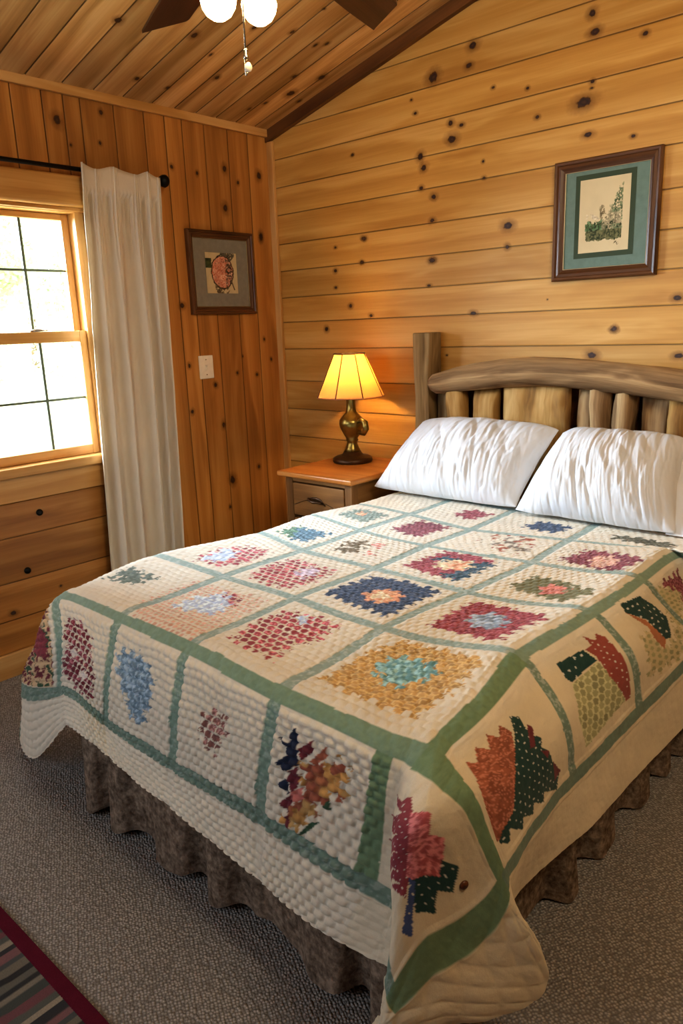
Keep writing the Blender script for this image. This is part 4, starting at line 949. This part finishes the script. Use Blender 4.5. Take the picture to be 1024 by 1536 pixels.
def quilt_colours(a, b):
    sh = a.shape; C = np.zeros(sh+(3,))
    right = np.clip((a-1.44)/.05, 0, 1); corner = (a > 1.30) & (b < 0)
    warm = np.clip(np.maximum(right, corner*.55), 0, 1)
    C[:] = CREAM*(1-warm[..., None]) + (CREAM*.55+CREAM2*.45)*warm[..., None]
    C *= (1-.07*(fbm(a*18, b*18, 4)-.5)*2)[..., None]
    nf = fbm(a*130, b*130, 21, 3); ng = fbm(a*55, b*55, 22, 3); nl = fbm(a*14, b*14, 23)
    speck = (fbm(a*190, b*190, 24, 2) > .60)
    # the block behind each motif in some squares
    def sq(i0, i1, j0, j1): return (a > QA[i0]) & (a < QA[i1]) & (b > QB[j0]) & (b < QB[j1])
    zz = lambda s, A: A*(np.abs(((a+b)/s) % 2-1)-.5) + A*(np.abs(((a-b)/s) % 2-1)-.5)
    for name, style, poly in MOTIFS:
        p = PALC[name]; xs = [q[0] for q in poly]; ys = [q[1] for q in poly]
        bb = (a > min(xs)-.03) & (a < max(xs)+.03) & (b > min(ys)-.03) & (b < max(ys)+.03)
        if not bb.any(): continue
        ii = np.where(bb); A, B_ = a[ii], b[ii]
        f1, g1, l1, s1 = nf[ii], ng[ii], nl[ii], speck[ii]
        jit = 0 if style in ('plain', 'dots', 'dash', 'weave2', 'weave3') or name == 'redrose' else .016
        Aj, Bj = A+jit*(f1-.5)*2+jit*.5*np.sign(np.sin(B_*150)), B_+jit*(g1-.5)*2+jit*.5*np.sign(np.sin(A*150))
        msk = inpoly(Aj, Bj, poly)
        k = np.tile(p, (len(A), 1)); lt = np.minimum(1, p*1.9+.12); dk = p*.55
        if style in ('petal',):
            d, h = cells(A, B_, .030, .8); msk &= (d < .40+.10*h); k = k*(.75+.5*h)[:, None]; k = np.where((s1 & (h > .5))[:, None], lt, k)
        elif style == 'petal2':
            d, h = cells(A, B_, .021, .75); k = k*(.7+.5*h)[:, None]; k = np.where((d > .53)[:, None], lerp3(k, lt, .75), k); k = np.where(s1[:, None], lerp3(k, lt, .4), k)
        elif style == 'petal3':
            d, h = cells(A, B_, .034, .9, 5); alt = np.array([PALC['amber'], PALC['gold'], PALC['rust'], PALC['amber']*1.3, PALC['orangeD']])
            k = alt[(h*4.99).astype(int)]*(1.15-.9*np.clip(d-.15, 0, .5))[:, None]
        elif style == 'speck': k = lerp3(k, np.minimum(1, p*1.7+.2), np.clip((f1-.42)*4, 0, .8)[:, None])*(.85+.3*g1)[:, None]
        elif style in ('weave', 'weave2', 'weave3'):
            d, h = cells(A, B_, .017 if style == 'weave' else .022, 1.3 if style != 'weave' else .7, 2, .5 if style != 'weave' else 0)
            k = k*(.72+.45*h)[:, None]; k = np.where((d > .46)[:, None], lerp3(k, lt, .55) if style == 'weave3' else lerp3(k, lt if style == 'weave' else dk, .5), k)
            if style == 'weave2': k = np.where((np.abs(np.sin(A*300+9*f1)) > .93)[:, None], lerp3(k, lt, .5), k)
        elif style == 'check':
            d, h = cells(A, B_, .020, .8); k = np.where((d > .36)[:, None], CREAM*.98, k*(.85+.3*h)[:, None])
        elif style in ('stitch', 'stitch2'):
            d, h = cells(A, B_, .022, 1.4, 3, .4); k = np.where((d > .33)[:, None], lerp3(k, CREAM2 if style == 'stitch2' else k, .65)*(1 if style == 'stitch2' else .8), k*(.8+.3*h)[:, None])
        elif style == 'leafy': msk &= (g1 > .40); k = lerp3(k, dk, np.clip((f1-.4)*3, 0, .8)[:, None])
        elif style == 'sparse': msk &= (g1 > .55); k = lerp3(k, PALC['sage'], (l1 > .52)[:, None]*.7)
        elif style == 'dots':
            d, h = cells(A, B_, .021, .95, 1, .3); k = k*(.85+.3*g1)[:, None]; k = np.where((d < .115)[:, None], np.array([.72, .70, .64]), k)
        elif style == 'dash':
            d, h = cells(A, B_, .028, 1.0, 1, .6); u2 = np.abs(np.sin((A+B_)*120)); k = k*(.85+.3*g1)[:, None]; k = np.where((d < .16)[:, None] & (h > .2)[:, None], np.array([.7, .7, .64]), k)
        else: k = k*(.8+.4*g1)[:, None]
        sub = C[ii]; sub[msk] = k[msk]; C[ii] = sub
    # flowered corner hanging at the left foot
    wm = (a < -.035) & (b < -.02) & (b > -.335) & (a > -.36)
    k = lerp3(PALC['gold']*1.1+.1, PALC['tan'], nl[..., None]); k = np.where((ng > .58)[..., None], PALC['wine'], k); k = np.where((ng < .36)[..., None], PALC['forest'], k)
    k = np.where((np.hypot(a+.10, b+.17) < .055+.03*(ng-.5))[..., None], PALC['crimson']*(.6+.8*nf)[..., None], k)
    mixc(C, wm, k)
    # sashing strips
    prt = (.86+.28*nf)[..., None]
    def strip(m, c, fleck=.0):
        k = np.broadcast_to(c, sh+(3,))*prt
        if fleck: k = np.where((nf > .60)[..., None], lerp3(k, np.ones(3)*.75, fleck), k)
        mixc(C, m, k)
    wob = .004*(fbm(a*9, b*9, 31)-.5)*2
    top = (b > -.02) & (a > -.02) & (a < 1.43)
    for i in range(1, 4): strip((np.abs(a-QA[i]+wob) < .0165) & (b > 0), G_SOFT, .25)
    for j in range(1, 6): strip((np.abs(b-QB[j]+wob) < .0165) & (a > -.6) & (a < 1.42), G_SOFT, .25)
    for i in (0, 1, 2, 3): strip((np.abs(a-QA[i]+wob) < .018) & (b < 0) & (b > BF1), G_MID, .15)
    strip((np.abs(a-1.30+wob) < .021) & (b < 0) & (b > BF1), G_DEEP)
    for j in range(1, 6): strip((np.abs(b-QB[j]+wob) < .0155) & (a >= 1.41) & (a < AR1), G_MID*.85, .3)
    strip((np.abs(a-QA[0]+wob) < .014) & (b > -.01), G_SOFT*.6+CREAM*.4, .3)  # left edge sash: light glare put into the colour by mixing in cream
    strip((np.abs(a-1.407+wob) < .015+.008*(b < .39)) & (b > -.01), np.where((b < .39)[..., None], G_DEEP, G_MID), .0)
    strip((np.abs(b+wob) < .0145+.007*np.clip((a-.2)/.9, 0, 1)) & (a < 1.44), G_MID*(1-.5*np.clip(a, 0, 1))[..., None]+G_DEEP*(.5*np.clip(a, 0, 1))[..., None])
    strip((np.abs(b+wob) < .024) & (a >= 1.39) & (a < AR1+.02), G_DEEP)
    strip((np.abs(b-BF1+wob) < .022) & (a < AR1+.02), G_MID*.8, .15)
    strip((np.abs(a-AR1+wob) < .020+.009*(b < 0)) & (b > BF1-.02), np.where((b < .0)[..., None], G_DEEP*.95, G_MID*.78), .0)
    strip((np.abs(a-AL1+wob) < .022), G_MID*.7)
    return C
def quilt_puff(a, b):
    """height of the quilting: small diamond pillows, flatter on the right-hand drop"""
    wa, wb = a+.004*np.sin(b*37+a*9), b+.004*np.sin(a*31)
    rw = np.floor(wb/.0245); cu = wa/.0275+.5*(rw % 2); du_ = np.abs(cu-np.floor(cu)-.5)*2; dv_ = np.abs(wb/.0245-rw-.5)*2
    p = np.sqrt(np.clip((1-du_**2.6)*(1-dv_**2.6), 0, 1))*(.8+.4*vnoise(np.floor(cu)+.5, rw+.5, 17))
    right = np.clip((a-1.40)/.06, 0, 1); foot = np.clip(-b/.05, 0, 1); cor = np.clip((a-1.28)/.05, 0, 1)*foot
    amp = .0038+.0056*foot*(1-cor)+.0020*np.clip((a-1.0)/.05, 0, 1)*np.clip((.38-b)/.05, 0, 1)*(1-right)
    amp = amp*(1-.80*right)*(1-.55*cor)
    sash = np.zeros(a.shape, bool)
    for q in QA: sash |= np.abs(a-q) < .018
    for q in QB: sash |= (np.abs(b-q) < .018)
    sash |= (np.abs(b) < .031) | (np.abs(a-1.407) < .036)
    amp = np.where(sash, amp*.45, amp)
    d2 = .05; p2 = np.abs(np.sin(PI*(a*1.0+b*.35)/d2))**.5
    h = amp*p + .0030*cor*np.abs(np.sin(PI*(a+b)/.075)*np.sin(PI*(a-b)/.075))**.6*((a > AR1+.03) | (b < BF1-.02)) + np.where((np.abs(b) < .031) | (np.abs(a-1.407) < .037) | (np.abs(a-AR1) < .035), .0022*p2, 0)
    big = .010*(fbm(a*5, b*5, 41)-.5)*(np.maximum(right, foot)) + .004*(fbm(a*22, b*22, 43)-.5)*np.maximum(right, cor)
    return h + big
def quilt_mat():
    k = N('quilt_cotton'); a = k.n('Attribute', attribute_name='Col'); v = k.coords('Object')
    n1 = k.noise(v, 380, 3, .7); n2 = k.noise(v, 90, 3)
    c = k.mix(.25, a.outputs['Color'], k.mix(n1, (.55, .55, .55, 1), (1.2, 1.2, 1.2, 1)), 'MULTIPLY')
    h = k.math('ADD', k.math('MULTIPLY', n1, .5), n2)
    hs = k.n('HueSaturation'); hs.inputs['Saturation'].default_value = .84; hs.inputs['Value'].default_value = .93; k.l(c, hs.inputs['Color']); c = hs.outputs[0]
    b = k.bsdf(c, .88, 0, k.bump(h, .35, .003), .2, Sheen_Weight=.08)
    return k.done(b)
M['quilt'] = quilt_mat()
def axis_pts(segs):
    r = []
    for x0, x1, d in segs: r += list(np.arange(x0, x1-1e-9, d))
    return np.array(r+[segs[-1][1]])
qa = axis_pts([(AL2, 0, .0052), (0, 1.0, .0040), (1.0, AR2, .0036)])
qb = axis_pts([(BF2, .40, .0036), (.40, 1.1, .0050), (1.1, BH, .0080)])
Ag, Bg = np.meshgrid(qa, qb, indexing='ij')
Sq = q_surf(Ag, Bg)
du, dv = np.gradient(Sq, axis=0), np.gradient(Sq, axis=1)
Nq = np.cross(du, dv); Nq /= np.linalg.norm(Nq, axis=-1, keepdims=True)+1e-12
Sq = Sq + Nq*quilt_puff(Ag, Bg)[..., None]
Sq[..., 2] = np.maximum(Sq[..., 2], .012)
CQ = quilt_colours(Ag, Bg)
Q = thing('patchwork_quilt', (1.85, -1.1, .75), 'cream patchwork quilt with green sashing draped over the bed', 'quilt')
ca, cb = (Ag[:-1, :-1]+Ag[1:, 1:])/2, (Bg[:-1, :-1]+Bg[1:, 1:])/2
inner = (cb > BF1-.018) & (ca < AR1+.018) & (ca > AL1-.018)
UVq = np.stack([Ag, Bg], -1)
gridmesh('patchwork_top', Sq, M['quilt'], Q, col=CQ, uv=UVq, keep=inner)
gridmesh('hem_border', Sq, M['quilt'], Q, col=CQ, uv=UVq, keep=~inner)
bt = lathe('button', [(.0, .006), (.006, .0055), (.009, .003), (.010, 0)], (0, 0, 0), plain('button_brown', '5A3418', .4), Q, 16)
bp = q_surf(np.array([1.655]), np.array([-.115]))[0]
# place the button on the cloth where the photo shows it
iB = np.argmin(((Sq-np.array([2.648, -2.133, .496]))**2).sum(-1)); pB = Sq.reshape(-1, 3)[iB]; nB = Nq.reshape(-1, 3)[iB]
bt.data.transform(Matrix.Translation(pB) @ Vector(nB).to_track_quat('Z', 'Y').to_matrix().to_4x4())

# ---------------------------------------------------------------- outdoors beyond the window
def leaf_mat(name, c1, c2):
    k = N(name); v = k.coords('Object'); nz = k.noise(v, 3, 3); c = k.mix(nz, rgba(c1), rgba(c2))
    d = k.n('BsdfDiffuse'); k.l(c, d.inputs[0]); t = k.n('BsdfTranslucent'); k.l(c, t.inputs[0])
    mx = k.n('MixShader'); mx.inputs[0].default_value = .4; k.l(d.outputs[0], mx.inputs[1]); k.l(t.outputs[0], mx.inputs[2]); return k.done(mx)
def leaves(n, cs, size, seed):
    r = np.random.default_rng(seed); V = []; F = []
    for i in range(n):
        c, s = cs[r.integers(len(cs))]
        d = r.normal(size=3); d /= np.linalg.norm(d); p = np.array(c)+d*np.array(s)*r.uniform(.55, 1.0)
        a = r.normal(size=3); a /= np.linalg.norm(a); b = np.cross(a, r.normal(size=3)); b /= np.linalg.norm(b); l = size*r.uniform(.6, 1.3)
        k = len(V); V += [p-a*l, p+b*l*.45, p+a*l, p-b*l*.45]; F.append((k, k+1, k+2, k+3))
    return V, F
def tree(label, x, y, zg, h, w, seed, mat, n=9000):
    root = thing('leafy_tree', (x, y, zg), label, 'tree', 'trees outside the window')
    r = random.Random(seed)
    tube('trunk', [(x, y, zg-.1), (x+.05, y, zg+h*.3), (x-.05, y+.05, zg+h*.75)], [.13, .10, .05], M['bark'], root, 10)
    cs = [((x+r.uniform(-w, w)*.6, y+r.uniform(-w, w)*.7, zg+h*(.12+.80*r.random())), (w*.55, w*.55, w*.42)) for _ in range(14)]
    V, F = leaves(n, cs, .075, seed); mesh('foliage', V, F, mat, root)
M['bark'] = plain('bark', '6B5A48', .9)
M['lf1'] = leaf_mat('leaf_light', 'B4C8A0', 'D2DEC0'); M['lf2'] = leaf_mat('leaf_grey', 'A8B8A0', 'CBD6BE')
gm = N('lawn_grass'); v = gm.coords('Object'); nz = gm.noise(v, 4, 5, .7)
M['lawn'] = gm.done(gm.bsdf(gm.mix(nz, rgba('A8AE84'), rgba('D8D2AE')), .9))
mesh_l = mesh('lawn', [(-.4, -10, -.35), (-.4, 12, -.35), (-30, 14, 1.2), (-30, -14, 1.2)], [(0, 1, 2, 3)], M['lawn'])
tag(mesh_l, 'sunlit pale lawn outside the window', 'lawn', kind='structure')
tl = ['nearest light green tree outside, in the left window panes', 'grey green tree outside, partly behind the window right edge', 'most distant broad light green tree outside, mid window', 'grey green tree outside behind the nearest tree at left']
for i, (x, y, h, w, mt_) in enumerate(((-8.6, 1.5, 4.6, 1.25, 'lf1'), (-10.8, 5.2, 5.4, 1.35, 'lf2'), (-18, 7.4, 6.2, 2.6, 'lf1'), (-13.5, 2.6, 5.6, 1.5, 'lf2'))):
    tree(tl[i], x, y, -.35+(-x-.4)*.0524, h, w, 20+i, M[mt_])

# ---------------------------------------------------------------- light
w = bpy.data.worlds.new('World'); SC.world = w; w.use_nodes = True
nt = w.node_tree; bg = nt.nodes['Background']
sky = nt.nodes.new('ShaderNodeTexSky'); sky.sky_type = 'NISHITA'; sky.sun_disc = False; sky.sun_elevation = math.radians(50); sky.sun_rotation = math.radians(200); sky.air_density = 1.2; sky.dust_density = 2.5
hs = nt.nodes.new('ShaderNodeHueSaturation'); hs.inputs['Saturation'].default_value = .22
nt.links.new(sky.outputs[0], hs.inputs['Color']); nt.links.new(hs.outputs[0], bg.inputs[0]); bg.inputs[1].default_value = 1.5
def lamp(name, typ, loc, energy, color, rot=None, size=None, sizey=None, target=None, **kw):
    d = bpy.data.lights.new(name, typ); d.energy = energy; d.color = color
    if size and typ == 'AREA':
        d.size = size
        if sizey: d.shape = 'RECTANGLE'; d.size_y = sizey
    elif size: d.shadow_soft_size = size
    for k, v in kw.items(): setattr(d, k, v)
    o = bpy.data.objects.new(name, d); COL.objects.link(o); o.location = loc
    if target is not None: o.rotation_euler = (Vector(target)-Vector(loc)).to_track_quat('-Z', 'Y').to_euler()
    elif rot: o.rotation_euler = rot
    return o
lamp('sun', 'SUN', (-6, -8, 12), 3.2, (1, .95, .88), target=(-7.5, 0, 0), angle=.02)
lamp('window_daylight', 'AREA', (-2.3, -2.75, 2.3), 800, (.68, .84, 1.0), size=1.9, sizey=1.6, target=(1.2, -1.7, .8))
lamp('cool_fill', 'AREA', (.9, -4.9, 1.8), 34, (.80, .90, 1.0), size=1.6, sizey=1.4, target=(1.6, -1.5, .7))  # added cool fill light near the front wall, which has no window
lamp('warm_fill', 'AREA', (3.9, -2.2, 2.75), 34, (1.0, .84, .60), size=.6, target=(2.4, -.0, 2.1))  # added warm fill below the ceiling for the upper back wall, no fixture there
lamp('lamp_glow', 'POINT', (LX, LY, NZ+.475), 27, (1.0, .58, .21), size=.035)

# ---------------------------------------------------------------- camera
yaw, pitch, roll = CAMYPR
f = Vector((-math.sin(yaw)*math.cos(pitch), math.cos(yaw)*math.cos(pitch), -math.sin(pitch)))
r = f.cross(Vector((0, 0, 1))).normalized(); u = r.cross(f)
r2 = r*math.cos(roll)+u*math.sin(roll); u2 = -r*math.sin(roll)+u*math.cos(roll)
cd = bpy.data.cameras.new('camera'); cam = bpy.data.objects.new('camera', cd); COL.objects.link(cam)
cam.matrix_world = Matrix(((r2.x, u2.x, -f.x, CAMLOC[0]), (r2.y, u2.y, -f.y, CAMLOC[1]), (r2.z, u2.z, -f.z, CAMLOC[2]), (0, 0, 0, 1)))
cd.sensor_fit = 'VERTICAL'; cd.sensor_height = 24; cd.lens = 1109.1/1536*24; cd.clip_start = .02
SC.camera = cam
SC.view_settings.view_transform = 'Standard'; SC.view_settings.look = 'Medium High Contrast'; SC.view_settings.exposure = 0.1
SC.cycles.max_bounces = 8; SC.cycles.diffuse_bounces = 5; SC.cycles.transparent_max_bounces = 12; SC.cycles.sample_clamp_indirect = 6
